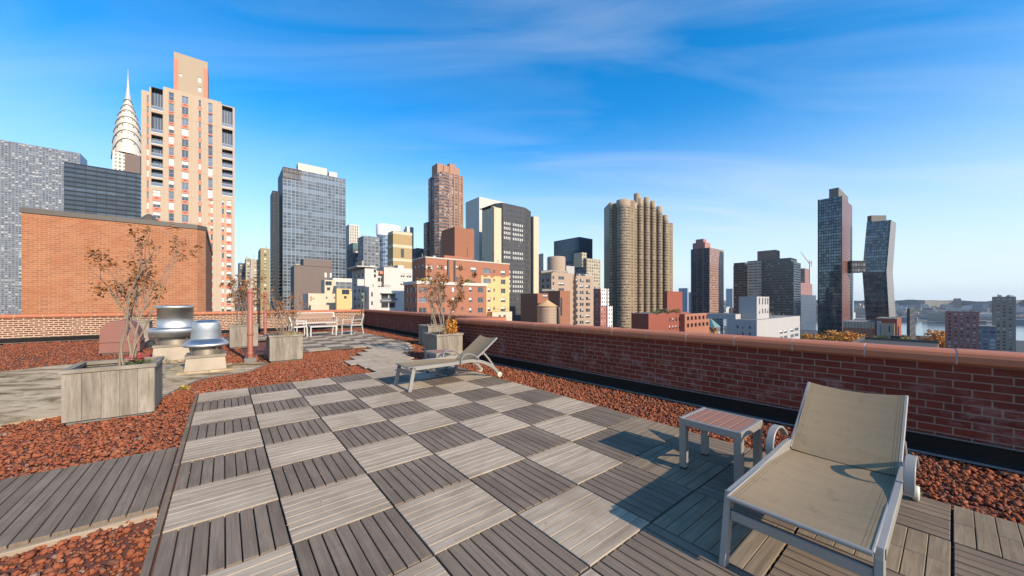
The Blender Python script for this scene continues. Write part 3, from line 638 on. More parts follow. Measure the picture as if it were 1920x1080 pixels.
def bench():
    t = thing('bench', 'pale framed bench with brown slatted back against the sunlit parapet', 'bench', (-9.27, 16.88, 0), R(41)); A = M['alu_white']; L_ = .84
    for s in (-1, 1):
        for nm, pts in (('leg', [(s*L_, -.27, 0), (s*L_, -.26, .42)]), ('back_leg', [(s*L_, .34, 0), (s*L_, .26, .42), (s*L_, .27, .58), (s*L_, .35, .87)])):
            m = MB(); m.sweep(pts, .04, .055, Vector((1, 0, 0))); m.build(nm, A, t)
        m = MB(); m.sweep([(s*L_, -.24, .42), (s*L_, -.235, .62)], .035, .05, Vector((1, 0, 0))); m.sweep([(s*L_, -.26, .635), (s*L_, .29, .635)], .055, .025, Vector((1, 0, 0))); m.build('armrest', A, t)
    m = MB(); m.box(-L_+.02, L_-.02, -.265, -.225, .385, .44); m.box(-L_+.02, L_-.02, .34, .375, .845, .885); m.build('frame', A, t)
    m = MB()
    for k in range(6): m.cbox(-L_+.02, L_-.02, -.22+k*.083, -.145+k*.083, .42, .44, .003, 0, lambda p: (p[0], p[1]))
    m.build('seat', M['slat_far'], t)
    m = MB()
    for k in range(3):
        z0 = .565+k*.092; y0 = .275+(z0-.56)*.27; m.box(-L_+.02, L_-.02, y0, y0+.02, z0, z0+.084)
    m.build('backrest', M['slat_far'], t)
bench()
# ================================================================ PLANTERS AND SHRUBS
def planter(label, corner, h, w=.70, base=GZ, d=None):
    """corner = front-left corner (towards the viewer); local x along the grid row"""
    d = d or w; t = thing('planter_box', label, 'planter', (*corner, base), TH, 'weathered timber planter boxes'); wd = M['wood_planter']
    h -= base; n = 5; k = w/n; kd = d/n
    m = MB()
    def plank(a0, a1, y0, y1, f): m.cbox(a0, a1, y0, y1, .03+random.uniform(0, .01), h-.045, .003, 0, f)
    fx = lambda p: (p[2], p[0]+p[1])
    for i in range(n): plank(i*k+.0015, (i+1)*k-.0015, 0, .025, fx); plank(i*k+.0015, (i+1)*k-.0015, d-.025, d, fx)
    for i in range(n):
        a = max(.0255, i*kd+.0015); b = min(d-.0255, (i+1)*kd-.0015)
        plank(0, .025, a, b, fx); plank(w-.025, w, a, b, fx)
    m.build('side_boards', wd, t)
    m = MB(); r = .055; o = .018; fa = lambda p: (p[0], p[1]); fb = lambda p: (p[1], p[0])
    m.cbox(-o, w+o, -o, r, h-.045, h, .004, 0, fa); m.cbox(-o, w+o, d-r, d+o, h-.045, h, .004, 0, fa); m.cbox(-o, r, r+.001, d-r-.001, h-.045, h-.001, .004, 0, fb); m.cbox(w-r, w+o, r+.001, d-r-.001, h-.045, h-.001, .004, 0, fb)
    m.build('rim', wd, t)
    m = MB(); m.box(.03, w-.03, .03, d-.03, h-.14, h-.075); m.build('soil', M['soil'], t)
    m = MB(); m.box(.03, w-.03, .03, d-.03, 0, .03); m.build('base', M['flash_ledge'], t)
    return t
def loc2(corner, x, y): return (corner[0]+AX[0]*x-BX[0]*y, corner[1]+AX[1]*x-BX[1]*y)
def leafquad(m, p, size, mi, rng):
    d = Vector((rng.gauss(0, 1), rng.gauss(0, 1), rng.gauss(-.3, .8))).normalized(); s = d.cross(Vector((rng.gauss(0, 1), rng.gauss(0, 1), rng.gauss(0, 1)))).normalized()
    p = Vector(p); l = size*rng.uniform(.7, 1.4); w = l*rng.uniform(.22, .34); n = d.cross(s)*w*.5
    m.face([p, p+d*l*.45+s*w+n, p+d*l, p+d*l*.45-s*w+n], mi)
def shrub(name, label, cat, base, z, height, spread, nst, seed, leaves, leafm, leafsize=.045, stemr=.014, low=0.0, group='dry multi stemmed shrubs in the planters', lean=(0, 0), levels=3):
    rng = random.Random(seed); t = thing(name, label, cat, (*base, z), 0, group); st = MB(); lf = MB(); tips = []
    def grow(p, d, L, r, lev):
        n = max(3, int(L/.09)); pts = [p]; rad = [r]; q = Vector(p); d = Vector(d)
        for i in range(n):
            d = (d + Vector((rng.gauss(0, .10), rng.gauss(0, .10), rng.gauss(.03, .05)))).normalized(); q = q + d*(L/n); pts.append(q.copy()); rad.append(max(.0016, r*(1-.68*(i+1)/n)))
            if lev < levels and (i+1)/n > (.38 if lev == 0 else .15) and rng.random() < (.62 if lev == 0 else .5):
                a = rng.uniform(0, 6.28); side = (Vector((math.cos(a), math.sin(a), rng.uniform(.1, .8)))).normalized(); nd = (d*.78+side*.60).normalized()
                grow(q.copy(), nd, L*rng.uniform(.24, .42)*(1.15-.5*(i+1)/n), max(.0018, rad[-1]*.62), lev+1)
            if lev >= 1: tips.append((q.copy(), lev))
        st.tube(pts, rad, 6 if lev == 0 else 4, 0, (True, True)); tips.append((q.copy(), 3)); tips.append((q.copy(), 3))
    for k in range(nst):
        a = 6.28*k/nst+rng.uniform(-.5, .5); rr = rng.uniform(.03, .13)
        spread_ = spread*rng.uniform(.35, 1.0); out = Vector((math.cos(a)*spread_+lean[0], math.sin(a)*spread_+lean[1], 1)).normalized()
        grow(Vector((math.cos(a)*rr, math.sin(a)*rr, -.05)), out, height*rng.uniform(.66, .86), stemr*rng.uniform(.75, 1.2), 0)
    st.build('stems', M['bark'], t)
    hi = [q for q, l in tips if q.z > low*height]
    clus = rng.sample(hi, min(len(hi), max(6, leaves//16)))
    for _ in range(leaves):
        p = rng.choice(clus) + Vector((rng.gauss(0, .030), rng.gauss(0, .030), rng.gauss(-.02, .035))); leafquad(lf, p, leafsize, 0, rng)
    lf.build('foliage', leafm, t); return t
pA = (-4.684-AX[0]*.78, 4.674-AX[1]*.78); pB = (-5.785, 8.51); pC = (-8.75, 11.05); pD = (-13.55, 12.2); pE = (-1.774, 8.43); pF = (-2.70, 11.5)
planter('weathered timber planter at the left edge with pink flowers and a rimmed top', pA, .611, .78)
planter('weathered timber planter standing in red gravel right of the near vent pipe', pB, .60, .69)
planter('weathered timber planter between the small exhaust fan and the near vent pipe', pC, .675, .72)
planter('weathered timber planter behind the red hood and the large exhaust fan', pD, .72, .80)
planter('weathered timber planter directly behind the mid deck lounger, holding the leafiest shrub', pE, .633, .70)
planter('weathered timber planter furthest along the shaded wall, half hidden by another planter', pF, .63, .73)
c = loc2(pA, .50, .36); shrub('shrub', 'tall bare shrub with rusty leaf clusters in the left edge planter with pink flowers', 'shrub', c, .52, 2.25, .08, 6, 31, 800, M['leaf_dry'], .052, .015, .35, lean=(.0, 0))
c = loc2(pB, .36, .34); shrub('shrub', 'low twiggy shrub in the planter standing in gravel near the bench', 'shrub', c, .50, 1.30, .42, 16, 47, 620, M['leaf_dry'], .045, .010, .1)
c = loc2(pC, .34, .36); shrub('shrub', 'bushy dry shrub behind the near red vent pipe', 'shrub', c, .58, 1.85, .36, 15, 52, 1500, M['leaf_dry'], .055, .011, .15)
c = loc2(pD, .42, .4); shrub('shrub', 'thin bare shrub in front of the orange brick building', 'shrub', c, .62, 2.2, .16, 5, 66, 260, M['leaf_dry'], .045, .014, .3)
c = loc2(pE, .33, .33); shrub('shrub', 'tall shrub with golden leaves low on its stems behind the mid deck lounger', 'shrub', c, .53, 1.95, .13, 7, 73, 1150, M['leaf_dry'], .06, .017, .25)
c = loc2(pF, .40, .35); shrub('shrub', 'slender pale stemmed shrub in the furthest planter along the shaded wall', 'shrub', c, .53, 2.05, .14, 5, 85, 620, M['leaf_dry'], .05, .016, .3)
def clump(name, label, cat, base, z, rad, h, n, mat, size, seed, mats2=None, n2=0, group=None):
    rng = random.Random(seed); t = thing(name, label, cat, (*base, z), 0, group); m = MB()
    def pt():
        a = rng.uniform(0, 6.28); r = rad*math.sqrt(rng.random()); zz = h*rng.random()*(1-(r/rad)**2*.6); return (r*math.cos(a), r*math.sin(a), zz)
    for _ in range(n): leafquad(m, pt(), size, 0, rng)
    m.build('leaves', mat, t)
    if mats2:
        m = MB()
        for _ in range(n2):
            x, y, zz = pt(); zz = h*rng.uniform(.6, 1.05)
            for k in range(5):
                a = k*1.257+rng.random(); d = Vector((math.cos(a), math.sin(a), .35)); s = Vector((-d.y, d.x, 0)); c_ = Vector((x, y, zz)); m.face([c_, c_+d*.022+s*.014, c_+d*.036, c_+d*.022-s*.014], 0)
        m.build('flowers', mats2, t)
    return t
clump('flowering_plant', 'small pink flowering plant in the left edge planter', 'plant', loc2(pA, .60, .28), .53, .13, .17, 120, M['leaf_green'], .05, 3, M['petal'], 16)
clump('golden_shrub', 'low golden leaved bush on the right side of the leafiest planter', 'shrub', loc2(pE, .52, .30), .60, .17, .46, 420, M['leaf_gold'], .06, 4)
clump('ground_cover_plant', 'yellow green low plants along the rim of the planter near the bench', 'plant', loc2(pB, .50, .22), .51, .22, .15, 260, M['leaf_yellow'], .045, 5)
clump('weed', 'small dry yellow weed at the membrane edge near the left deck corner', 'weed', D(-.36, -1.15), -.05, .08, .08, 70, M['leaf_yellow'], .04, 6)
m = MB(); rng = random.Random(9)                       # fallen leaves caught between the boards
for _ in range(190):
    u, v = rng.uniform(0, 6.5)*rng.random(), rng.uniform(0, 10.5); k = math.floor(u)
    u = k+.006+round((u-k)*8)/8*.988 if rng.random() < .75 else u
    x, y = D(u, v); leafquad(m, (x, y, .004), .014, 0, rng)
tag(m.build('fallen_leaves', leafmat('fallen_leaf', [(.32, .15, .06), (.45, .24, .11), (.25, .11, .05)])), 'scattered dry leaf scraps caught in the deck gaps', 'leaf litter', kind='stuff')
# ================================================================ ROOF PLANT
def fan(label, corner, w, curb_h, throat, brim, hood, base=-.045):
    t = thing('exhaust_fan', label, 'fan', (*loc2(corner, w/2, w/2), base), TH, 'spun aluminium roof exhaust fans')
    m = MB(); a, b = w/2, w/2*.90
    lo = [(-a,-a,0),(a,-a,0),(a,a,0),(-a,a,0)]; hi = [(-b,-b,curb_h),(b,-b,curb_h),(b,b,curb_h),(-b,b,curb_h)]
    for i in range(4): m.face([lo[i], lo[(i+1) % 4], hi[(i+1) % 4], hi[i]])
    m.build('curb', M['galv'], t)
    m = MB(); m.box(-b-.025, b+.025, -b-.025, b+.025, curb_h-.045, curb_h+.012); m.build('curb_cap', M['galv'], t)
    m = MB(); m.box(-a-.10, a+.10, -a-.10, a+.10, -.02, .035); m.build('plinth', M['membrane'], t)
    for nm, pr, mt in (('throat', throat, M['galv']), ('brim', brim, M['spun']), ('hood', hood, M['spun'])):
        m = MB(); m.lathe([(r, z-base) for r, z in pr], 56, (0, 0)); m.build(nm, mt, t)
    m = MB()
    for k in range(4):
        q = k*math.pi/2+.6; r = throat[0][0]*1.05; m.sweep([(r*math.cos(q), r*math.sin(q), curb_h+.01), (r*1.12*math.cos(q), r*1.12*math.sin(q), curb_h+.17)], .04, .012, Vector((-math.sin(q), math.cos(q), 0)))
    m.build('bracket', M['galv'], t)
    return t
fan('smaller domed exhaust fan with a curled brim nearest the deck', (-6.63, 7.20), .68, .34, [(.27, .28), (.26, .40), (.25, .52)],
    [(.30, .475), (.365, .462), (.385, .475), (.388, .495), (.372, .53), (.335, .572), (.29, .606), (.262, .622), (.258, .64)],
    [(.262, .618), (.256, .66), (.246, .80), (.236, .92), (.222, .975), (.19, 1.008), (.14, 1.02), (.0, 1.024)])
fan('larger drum shaped exhaust fan with a flat top band behind the domed one', (-8.52, 8.42), .78, .40, [(.36, .34), (.35, .45), (.34, .58)],
    [(.40, .575), (.475, .55), (.485, .56), (.485, .735), (.475, .755), (.345, .768), (.342, .78)],
    [(.343, .765), (.343, .78), (.338, .785), (.338, 1.235), (.347, 1.24), (.350, 1.25), (.350, 1.295), (.340, 1.312), (.32, 1.318), (.0, 1.322)])
def pipe(label, xy, z0, z1, r, col, rings_, base):
    t = thing('vent_pipe', label, 'pipe', (*xy, z0), TH, 'red painted vent pipes'); h = z1-z0
    m = MB(); m.lathe([(r, .02), (r, h-.004), (r*.86, h), (r*.84, h-.12)], 24); m.build('pipe', M['pipe'], t)
    for zz in rings_:
        m = MB(); m.lathe([(r*.99, zz-.045), (r*1.16, zz-.04), (r*1.2, zz-.015), (r*1.2, zz+.02), (r*1.1, zz+.035), (r*.99, zz+.04)], 24); m.build('coupling', M['pipe'], t)
    if base: m = MB(); m.rbox(-r*2.2, r*2.2, -r*2, r*2, -.02, .10, .01); m.build('base_block', M['flash_ledge'], t)
pipe('tall red vent pipe in front of the bushy planter, standing on a block', (-6.35, 8.65), -.045, 1.72, .056, 0, (.20, .68, 1.70), True)
pipe('more distant red vent pipe in front of the sunlit parapet', (-10.9, 15.75), -.06, 1.84, .058, 0, (.55, 1.0, 1.84), False)
t = thing('antenna_rod', 'thin white rod rising behind the near red vent pipe', 'rod', (*Gp(470, 617, GZ), GZ)); 
m = MB(); m.tube([(0, 0, 0), (0, 0, 3.3)], [.014, .012], 8); m.build('rod', M['alu_white'], t); m = MB(); m.lathe([(.05, 0), (.05, .02), (.018, .03)], 12); m.build('foot', M['dark'], t)
t = thing('lamp_post', 'thin post with a dark ball head at the far parapet corner', 'lamp', (*D(FAR_U-.25, FAR_V+.5), GZ))
m = MB(); m.tube([(0, 0, 0), (0, 0, 1.98)], .022, 10); m.build('pole', M['galv'], t)
m = MB(); m.lathe([(0, 1.95)]+[(.075*math.sin(a), 2.03-.075*math.cos(a)) for a in (.4, .8, 1.2, 1.57, 2, 2.4, 2.8)]+[(0, 2.105)], 14); m.build('lamp_head', M['dark'], t)
# red gooseneck hood
t = thing('vent_hood', 'dull red sheet metal vent hood behind the left edge planter', 'vent', (*Gp(262, 661, GZ), GZ), TH)
prof = [(0, .04), (0, .30), (-.05, .62), (-.14, .82), (-.28, .93), (-.58, .91), (-.76, .74), (-.78, .04)]
m = MB(); m.rings([[(x, y, z) for x, z in prof] for y in (.0, .85)][::-1], 0, True, False); m.build('hood', M['hood'], t)
m = MB(); m.sweep([(-.79, -.012, .34), (.02, -.012, .34)], .02, .03); m.sweep([(.006, -.01, .33), (.006, .86, .33)], .03, .02, Vector((0, 0, 1))); m.build('seam', M['hood'], t)
m = MB(); m.box(-.73, -.05, .04, .8, 0, .045); m.build('base', M['flash_ledge'], t)
t = thing('roof_drain_ball', 'small black ball shaped drain cover beside the left edge planter', 'drain cover', (*Gp(283, 651, GZ), GZ))
m = MB(); m.lathe([(.14, 0), (.15, .06), (.13, .16), (.08, .22), (0, .24)], 16); m.build('cover', M['rubber'], t); m = MB(); m.lathe([(.17, 0), (.17, .02), (.1, .03)], 16); m.build('flange', M['dark'], t)
# black irrigation hoses up the planters
for lb, c, a in (('thin black hose curling over the rim of the leafiest planter', pE, [(-.30, .30, .0), (-.20, .32, .05), (-.10, .30, .35), (-.05, .30, .60), (.0, .30, .70), (.08, .30, .70), (.12, .3, .62)]),
                 ('thin black hose on the dark side of the planter near the bench', pB, [(-.25, .5, .02), (-.12, .3, .02), (-.06, .2, .3), (-.03, .22, .58), (.04, .22, .665), (.1, .24, .6)])):
    t = thing('irrigation_hose', lb, 'hose', (*c, GZ), TH); m = MB()
    P = [Vector(p) for p in a]; m.tube(smooth(a, 6), .011, 8); m.build('hose', M['rubber'], t)
    m = MB(); m.tube([P[-2], P[-2]+Vector((.05, 0, -.01))], .016, 8); m.build('fitting', M['dark'], t)
# ================================================================ CITY
def flat(name, pts, z, mat, kind='structure'): return poly(name, pts, z, mat, kind)
def AB(a, b): return (a*AX[0]-b*BX[0], a*AX[1]-b*BX[1])           # city grid: a = towards the river, b = up the avenue
flat('ground', [(-9000, -3000), (9000, -3000), (9000, 9000), (-9000, 9000)], GROUND, M['asphalt'])
_t = NT('river_water'); _n = _t.noise(_t.mapping(_t.coord('Object'), (.06, .12, 1)), 1, 4); _t.bump(_n, .35, .6)
M['water'] = _t.fin((.045, .075, .095), .12, 0, .6)
flat('river', [AB(800, -3000), AB(1330, -3000), AB(1330, 6000), AB(800, 6000)], GROUND+.4, M['water'])
flat('far_shore', [AB(1330, -3000), AB(9000, -3000), AB(9000, 6000), AB(1330, 6000)], GROUND+.8, plain('far_shore_ground', (.16, .15, .13), .95, 0, .4, .02))
WINCACHE = {}
def winmesh(w, h, kind, fr, depth):
    key = (round(w, 2), round(h, 2), kind, fr.name, depth)
    if key in WINCACHE: return WINCACHE[key]
    m = MB(); d = depth; f = min(.09, w*.09)
    # slots: 0 glass, 1 frame, 2 blind, 3 lit glass
    g = {'lite': 3}.get(kind, 0)
    if kind == 'balcony':
        m.face([(0, d, 0), (w, d, 0), (w, d, h), (0, d, h)], 0)
        for k in range(1, 4): m.box(w*k/4-.04, w*k/4+.04, d-.06, d-.01, .25, h, 1)
        m.box(0, w, -.06, d-.02, 0, .22, 2); m.box(.03, w-.03, -.03, .0, .22, 1.15, 3); m.box(0, w, -.05, .02, 1.15, 1.21, 2)
    else:
        m.face([(0, d, 0), (w, d, 0), (w, d, h), (0, d, h)], g)
        if kind in ('blind', 'half'):
            z0 = h*.08 if kind == 'blind' else h*.5
            m.face([(f, d-.012, z0), (w-f, d-.012, z0), (w-f, d-.012, h-f*.5), (f, d-.012, h-f*.5)], 2)
        for a, b, c, e in ((0, w, 0, f), (0, w, h-f, h), (0, f, f, h-f), (w-f, w, f, h-f)): m.box(a, b, d-.07, d-.02, c, e, 1)
        if w > 1.5: m.box(w/2-f*.45, w/2+f*.45, d-.065, d-.015, f, h-f, 1)
        else: m.box(f, w-f, d-.06, d-.018, h*.5-f*.4, h*.5+f*.4, 1)
    me_o = m.build('window', [M['glass'], fr, M['blind'], M['glass_lite']]); me = me_o.data; bpy.data.objects.remove(me_o)
    WINCACHE[key] = me; return me
class Bld:
    """a building on the city grid. Front face (y=0) looks down the avenue towards the viewer, left face (x=0) looks west."""
    def __init__(s, name, label, xc, xr, yt, Y, xl=None, depth=20, cat='building', group=None, shift=False):
        if shift and xl is None and xc > 425:
            nb_ = (-BX[0], -BX[1]); k_ = (xc-960)/F; xc = 960+F*(k_*(Y+depth*nb_[1])-depth*nb_[0])/Y; xc = min(xc, xr-2)
        s.P = Vector(((xc-960)/F*Y, Y)); s.Y = Y; a, nb = Vector(AX), Vector((-BX[0], -BX[1])); s.a, s.nb = a, nb
        s.L = 14.0 if xc > 1785 else s.solve(s.P, a, xr); s.D = s.solve(s.P, nb, xl) if xl is not None else depth
        s.zt = H+(Y0-yt)*Y/F-GROUND
        s.root = thing(name, label, cat, (s.P.x, s.P.y, GROUND), TH, group); s.wins = []; s.rng = random.Random(hash(label) % 9999 if False else sum(map(ord, label)))
    def solve(s, P, d, x):
        k = (x-960)/F; return (k*P.y-P.x)/(d.x-k*d.y)
    def u(s, x, w=0.0): return s.solve(s.P+s.nb*w, s.a, x)                 # along the front face
    def w(s, x, u=0.0): return s.solve(s.P+s.a*u, s.nb, x)                 # along the left face
    def z(s, x, y, w=0.0): q = s.P+s.nb*w+s.a*s.u(x, w); return H+(Y0-y)*q.y/F-GROUND
    def zl(s, x, y, u=0.0): q = s.P+s.a*u+s.nb*s.w(x, u); return H+(Y0-y)*q.y/F-GROUND
    def holes(s, m, side, c, o0, o1, z0, z1, wins, mi, rev):
        P = {'F': lambda t, zz, d: (t, c+d, zz), 'L': lambda t, zz, d: (c+d, t, zz)}[side]
        put = lambda q, sg: m.face(q if (side == 'F') else q[::-1], mi)
        if not wins: put([P(o0, z0, 0), P(o1, z0, 0), P(o1, z1, 0), P(o0, z1, 0)], 1); return
        us = sorted({o0, o1, *[min(max(round(q, 3), o0), o1) for w_ in wins for q in w_[:2]]}); zs = sorted({z0, z1, *[min(max(round(q, 3), z0), z1) for w_ in wins for q in w_[2:4]]})
        occ = set()
        for w_ in wins:
            for i in range(len(us)-1):
                if us[i] >= w_[0]-.002 and us[i+1] <= w_[1]+.002:
                    for j in range(len(zs)-1):
                        if zs[j] >= w_[2]-.002 and zs[j+1] <= w_[3]+.002: occ.add((i, j))
        for j in range(len(zs)-1):
            i = 0
            while i < len(us)-1:
                if (i, j) in occ: i += 1; continue
                k = i
                while k < len(us)-1 and (k, j) not in occ: k += 1
                put([P(us[i], zs[j], 0), P(us[k], zs[j], 0), P(us[k], zs[j+1], 0), P(us[i], zs[j+1], 0)], 1); i = k
        for (a, b, c0, d0, kd, dp) in wins:
            put([P(a, c0, 0), P(b, c0, 0), P(b, c0, dp), P(a, c0, dp)], 1); put([P(a, d0, dp), P(b, d0, dp), P(b, d0, 0), P(a, d0, 0)], 1)
            put([P(a, c0, 0), P(a, c0, dp), P(a, d0, dp), P(a, d0, 0)], 1); put([P(b, c0, dp), P(b, c0, 0), P(b, d0, 0), P(b, d0, dp)], 1)
    def block(s, name, u0, u1, w0, w1, z0, z1, mats, wf=(), wl=(), roof=None, parent=None, m=None, fr=None):
        """mats: front or (front, left); wf / wl windows (o0, o1, z0, z1, kind, depth)"""
        mats = mats if isinstance(mats, (tuple, list)) else (mats, mats); own = m is None; m = m or MB()
        s.holes(m, 'F', w0, u0, u1, z0, z1, list(wf), 0, .2); s.holes(m, 'L', u0, w0, w1, z0, z1, list(wl), 1, .2)
        m.face([(u1, w0, z0), (u1, w1, z0), (u1, w1, z1), (u1, w0, z1)], 1); m.face([(u1, w1, z0), (u0, w1, z0), (u0, w1, z1), (u1, w1, z1)], 0)
        m.face([(u0, w0, z1), (u1, w0, z1), (u1, w1, z1), (u0, w1, z1)], 2)
        for side, ws, c in (('F', wf, w0), ('L', wl, u0)):
            for q in ws: s.wins.append((side, c, *q, fr))
        if own: return m.build(name, [mats[0], mats[1], roof or M['roofing']], parent or s.root)
    def body(s, mats, wf=(), wl=(), roof=None, fr=None, z1=None): return s.block('wall', 0, s.L, 0, s.D, 0, z1 or s.zt, mats, wf, wl, roof, fr=fr)
    def pblock(s, name, xc, xr, yt, w0, dep, mats, zb=None, wf=(), roof=None, wl=(), fr=None):
        u0, u1 = s.u(xc, w0), s.u(xr, w0); return s.block(name, u0, u1, w0, w0+dep, s.zt if zb is None else zb, s.z(xc, yt, w0), mats, wf, wl, roof, fr=fr)
    def grid(s, cols, rows, xref, kinds='blind half dark lite', w=0.0, dep=.22):
        ks = kinds.split(); out = []
        for (x0, x1) in cols:
            for (ya, yb) in rows: out.append((s.u(x0, w), s.u(x1, w), s.z(xref, yb, w), s.z(xref, ya, w), s.rng.choice(ks), dep))
        return out
    def lgrid(s, cols, rows, xref, kinds='half dark', u=0.0, dep=.22):
        ks = kinds.split(); out = []
        for (x0, x1) in cols:
            for (ya, yb) in rows: a, b = sorted((s.w(x0, u), s.w(x1, u))); out.append((a, b, s.zl(xref, yb, u), s.zl(xref, ya, u), s.rng.choice(ks), dep))
        return out
    def strip(s, m, u0, u1, z0, z1, w=0.0, t=.05, mi=0): m.box(u0, u1, w-t, w-.002, z0, z1, mi, 'K')
    def panels(s, name, rects, mat, t):
        rest = MB(); cache = {}
        for i, (u0, u1, z0, z1) in enumerate(rects):
            if i >= 100: rest.box(u0, u1, -t, -.002, z0, z1, 0, 'K'); continue
            key = (round(u1-u0, 2), round(z1-z0, 2))
            if key not in cache:
                m = MB(); m.box(0, u1-u0, -t, -.002, 0, z1-z0, 0, 'K'); o = m.build(name, mat); cache[key] = o.data; bpy.data.objects.remove(o)
            o = bpy.data.objects.new(name, cache[key]); COL.objects.link(o); o.parent = s.root; o.location = (u0, 0, z0)
        if rest.f: tag(rest.build(name+'s', mat, s.root), None, kind='stuff')
    def clutter(s, u0, u1, w0, w1, z, n, seed=1):
        rng = random.Random(seed)
        for k in range(n):
            u, w_ = rng.uniform(u0+1, u1-2), rng.uniform(w0+.8, w1-1.5); m = MB(); q = rng.random()
            if q < .45: a, b_, h = rng.uniform(.9, 2.2), rng.uniform(.9, 1.8), rng.uniform(.8, 1.7); m.rbox(u, u+a, w_, w_+b_, z+.1, z+h, .05); m.build('air_unit', M['galv'] if rng.random() < .6 else M['greywhite'], s.root)
            elif q < .8: m.tube([(u, w_, z), (u, w_, z+rng.uniform(1.2, 2.8))], rng.uniform(.1, .2), 8); m.build('vent_pipe', M['galv'] if rng.random() < .7 else M['dark'], s.root)
            else:
                h = rng.uniform(3, 5); m.tube([(u, w_, z), (u, w_, z+h)], .06, 5)
                for j in range(3): m.tube([(u-.7+.1*j, w_, z+h-.3-.5*j), (u+.7-.1*j, w_, z+h-.3-.5*j)], .04, 4)
                m.build('aerial', M['dark'], s.root)
    def finish(s, fr=None):
        """every window its own part; beyond a hundred the remainder is one part"""
        fr0 = fr or M['wframe']; rest = MB(); ws = sorted(s.wins, key=lambda q: -((q[3]-q[2])*(q[5]-q[4])))
        for i, (side, c, a, b, z0, z1, kd, dp, f_) in enumerate(ws):
            me = winmesh(b-a, z1-z0, kd, f_ or fr0, dp)
            loc, rot = ((a, c, z0), 0) if side == 'F' else ((c, b, z0), -math.pi/2)
            if i < 100:
                o = bpy.data.objects.new('balcony' if kd == 'balcony' else 'window', me); COL.objects.link(o); o.parent = s.root; o.location = loc; o.rotation_euler = (0, 0, rot)
            else:
                Mx = Matrix.Translation(loc) @ Matrix.Rotation(rot, 4, 'Z')
                for p in me.polygons: rest.face([Mx @ me.vertices[k].co for k in p.vertices], p.material_index)
        if rest.f: tag(rest.build('windows', [M['glass'], fr0, M['blind'], M['glass_lite']], s.root), None, kind='stuff')
def rows(y0, y1, n, frac=.55):
    h = (y1-y0)/n; return [(y0+i*h+h*(1-frac)/2, y0+i*h+h*(1+frac)/2) for i in range(n)]
def spans(x0, x1, n, frac=.5):
    h = (x1-x0)/n; return [(x0+i*h+h*(1-frac)/2, x0+i*h+h*(1+frac)/2) for i in range(n)]
def simple(name, label, xc, xr, yt, Y, mats, xl=None, depth=20, roof=None, pent=None, group=None, auto=None, kinds='dark half dark blind'):
    b = Bld(name, label, xc, xr, yt, Y, xl, depth, group=group, shift=True); wf, wl = [], []
    if auto:
        bay, fl, wfr, hfr = auto; zb = H+(Y0-(606 if xc < 1300 else 665))*Y/F-GROUND; nz = int((b.zt-1.2-max(zb, 2))/fl)
        for lst, L_ in ((wf, b.L), (wl, b.D)):
            if L_ < 2.5: continue
            n = max(1, int((L_-1)/bay)); o = (L_-n*bay)/2
            for i in range(n):
                for j in range(nz):
                    z1 = b.zt-1.0-j*fl-fl*(1-hfr)*.5; lst.append((o+i*bay+bay*(1-wfr)/2, o+(i+1)*bay-bay*(1-wfr)/2, z1-fl*hfr, z1, b.rng.choice(kinds.split()), .3))
    b.body(mats, wf, wl, roof=roof)
    if auto: b.clutter(0, b.L, 0, b.D, b.zt, 3, int(xr)); b.finish(M['wframe_dark'])
    for p in (pent or ()): b.pblock('penthouse', *p[:3], p[3], p[4], p[5])
    return b
# ---- adjacent orange brick building
b = Bld('brick_building', 'windowless orange brick building beyond the sunlit parapet, left of the tan tower', 40, 385.5, 393.5, 15.6, depth=14)
m = MB(); L_, D_, zt = b.L, b.D, b.zt
m.face([(0, 0, 0), (L_-.35, 0, 0), (L_-.35, 0, zt), (0, 0, zt)]); m.face([(L_-.35, 0, 0), (L_, .35, 0), (L_, .35, zt), (L_-.35, 0, zt)]); m.face([(L_, .35, 0), (L_, D_, 0), (L_, D_, zt), (L_, .35, zt)])
m.face([(L_, D_, 0), (0, D_, 0), (0, D_, zt), (L_, D_, zt)]); m.face([(0, D_, 0), (0, 0, 0), (0, 0, zt), (0, D_, zt)]); m.build('wall', M['bldbrick'], b.root)
m = MB(); m.face([(0, 0, zt-.3), (L_-.35, 0, zt-.3), (L_, .35, zt-.3), (L_, D_, zt-.3), (0, D_, zt-.3)]); m.build('roof', M['roofing'], b.root)
m = MB(); m.sweep([(-.05, -.02, zt), (L_-.34, -.02, zt), (L_+.02, .36, zt), (L_+.02, D_, zt)],   .24, .05, Vector((0, 0, 1)), 0, .01); m.build('roof_edging', M['steeldark'], b.root)
m = MB(); m.lathe([(.5, zt-.2), (.5, zt+.1), (.1, zt+.55), (0, zt+.6)], 16, (b.u(274), .9)); m.build('roof_vent', M['steeldark'], b.root)
# ---- tan balcony tower
b = Bld('apartment_tower', 'tall tan apartment tower with stacked balconies and red window panels', 265, 440, 168, 110, depth=20, cat='tower')
zT = lambda x, y: b.z(x, y)
fl_u = [(172+i*20.2, 172+i*20.2+13) for i in range(11)]
wins = []; sp = []; gr = []
def col(x0, x1, ya, step, n, hh, kinds='dark half lite blind', xref=None, redw=None, redh=.34, grille=True):
    xr_ = xref or (x0+x1)/2
    for i in range(n):
        y0 = ya+i*step; z1, z0 = zT(xr_, y0), zT(xr_, y0+hh); u0, u1 = b.u(x0), b.u(x1); wins.append((u0, u1, z0, z1, b.rng.choice(kinds.split()), .22))
        zz0 = zT(xr_, y0+step-1.0)
        r0, r1 = (b.u(redw[0]), b.u(redw[1])) if redw else (u0-.1, u1+.1)
        sp.append((r0, r1, zz0, z0-.02))
        if grille: gr.append(((u0+u1)/2-.42, (u0+u1)/2+.42, z0-.62, z0-.22))
col(316, 326.5, 173.5, 20.6, 12, 14.5); col(316, 326.5, 422, 17.6, 9, 9.5, 'blind half')
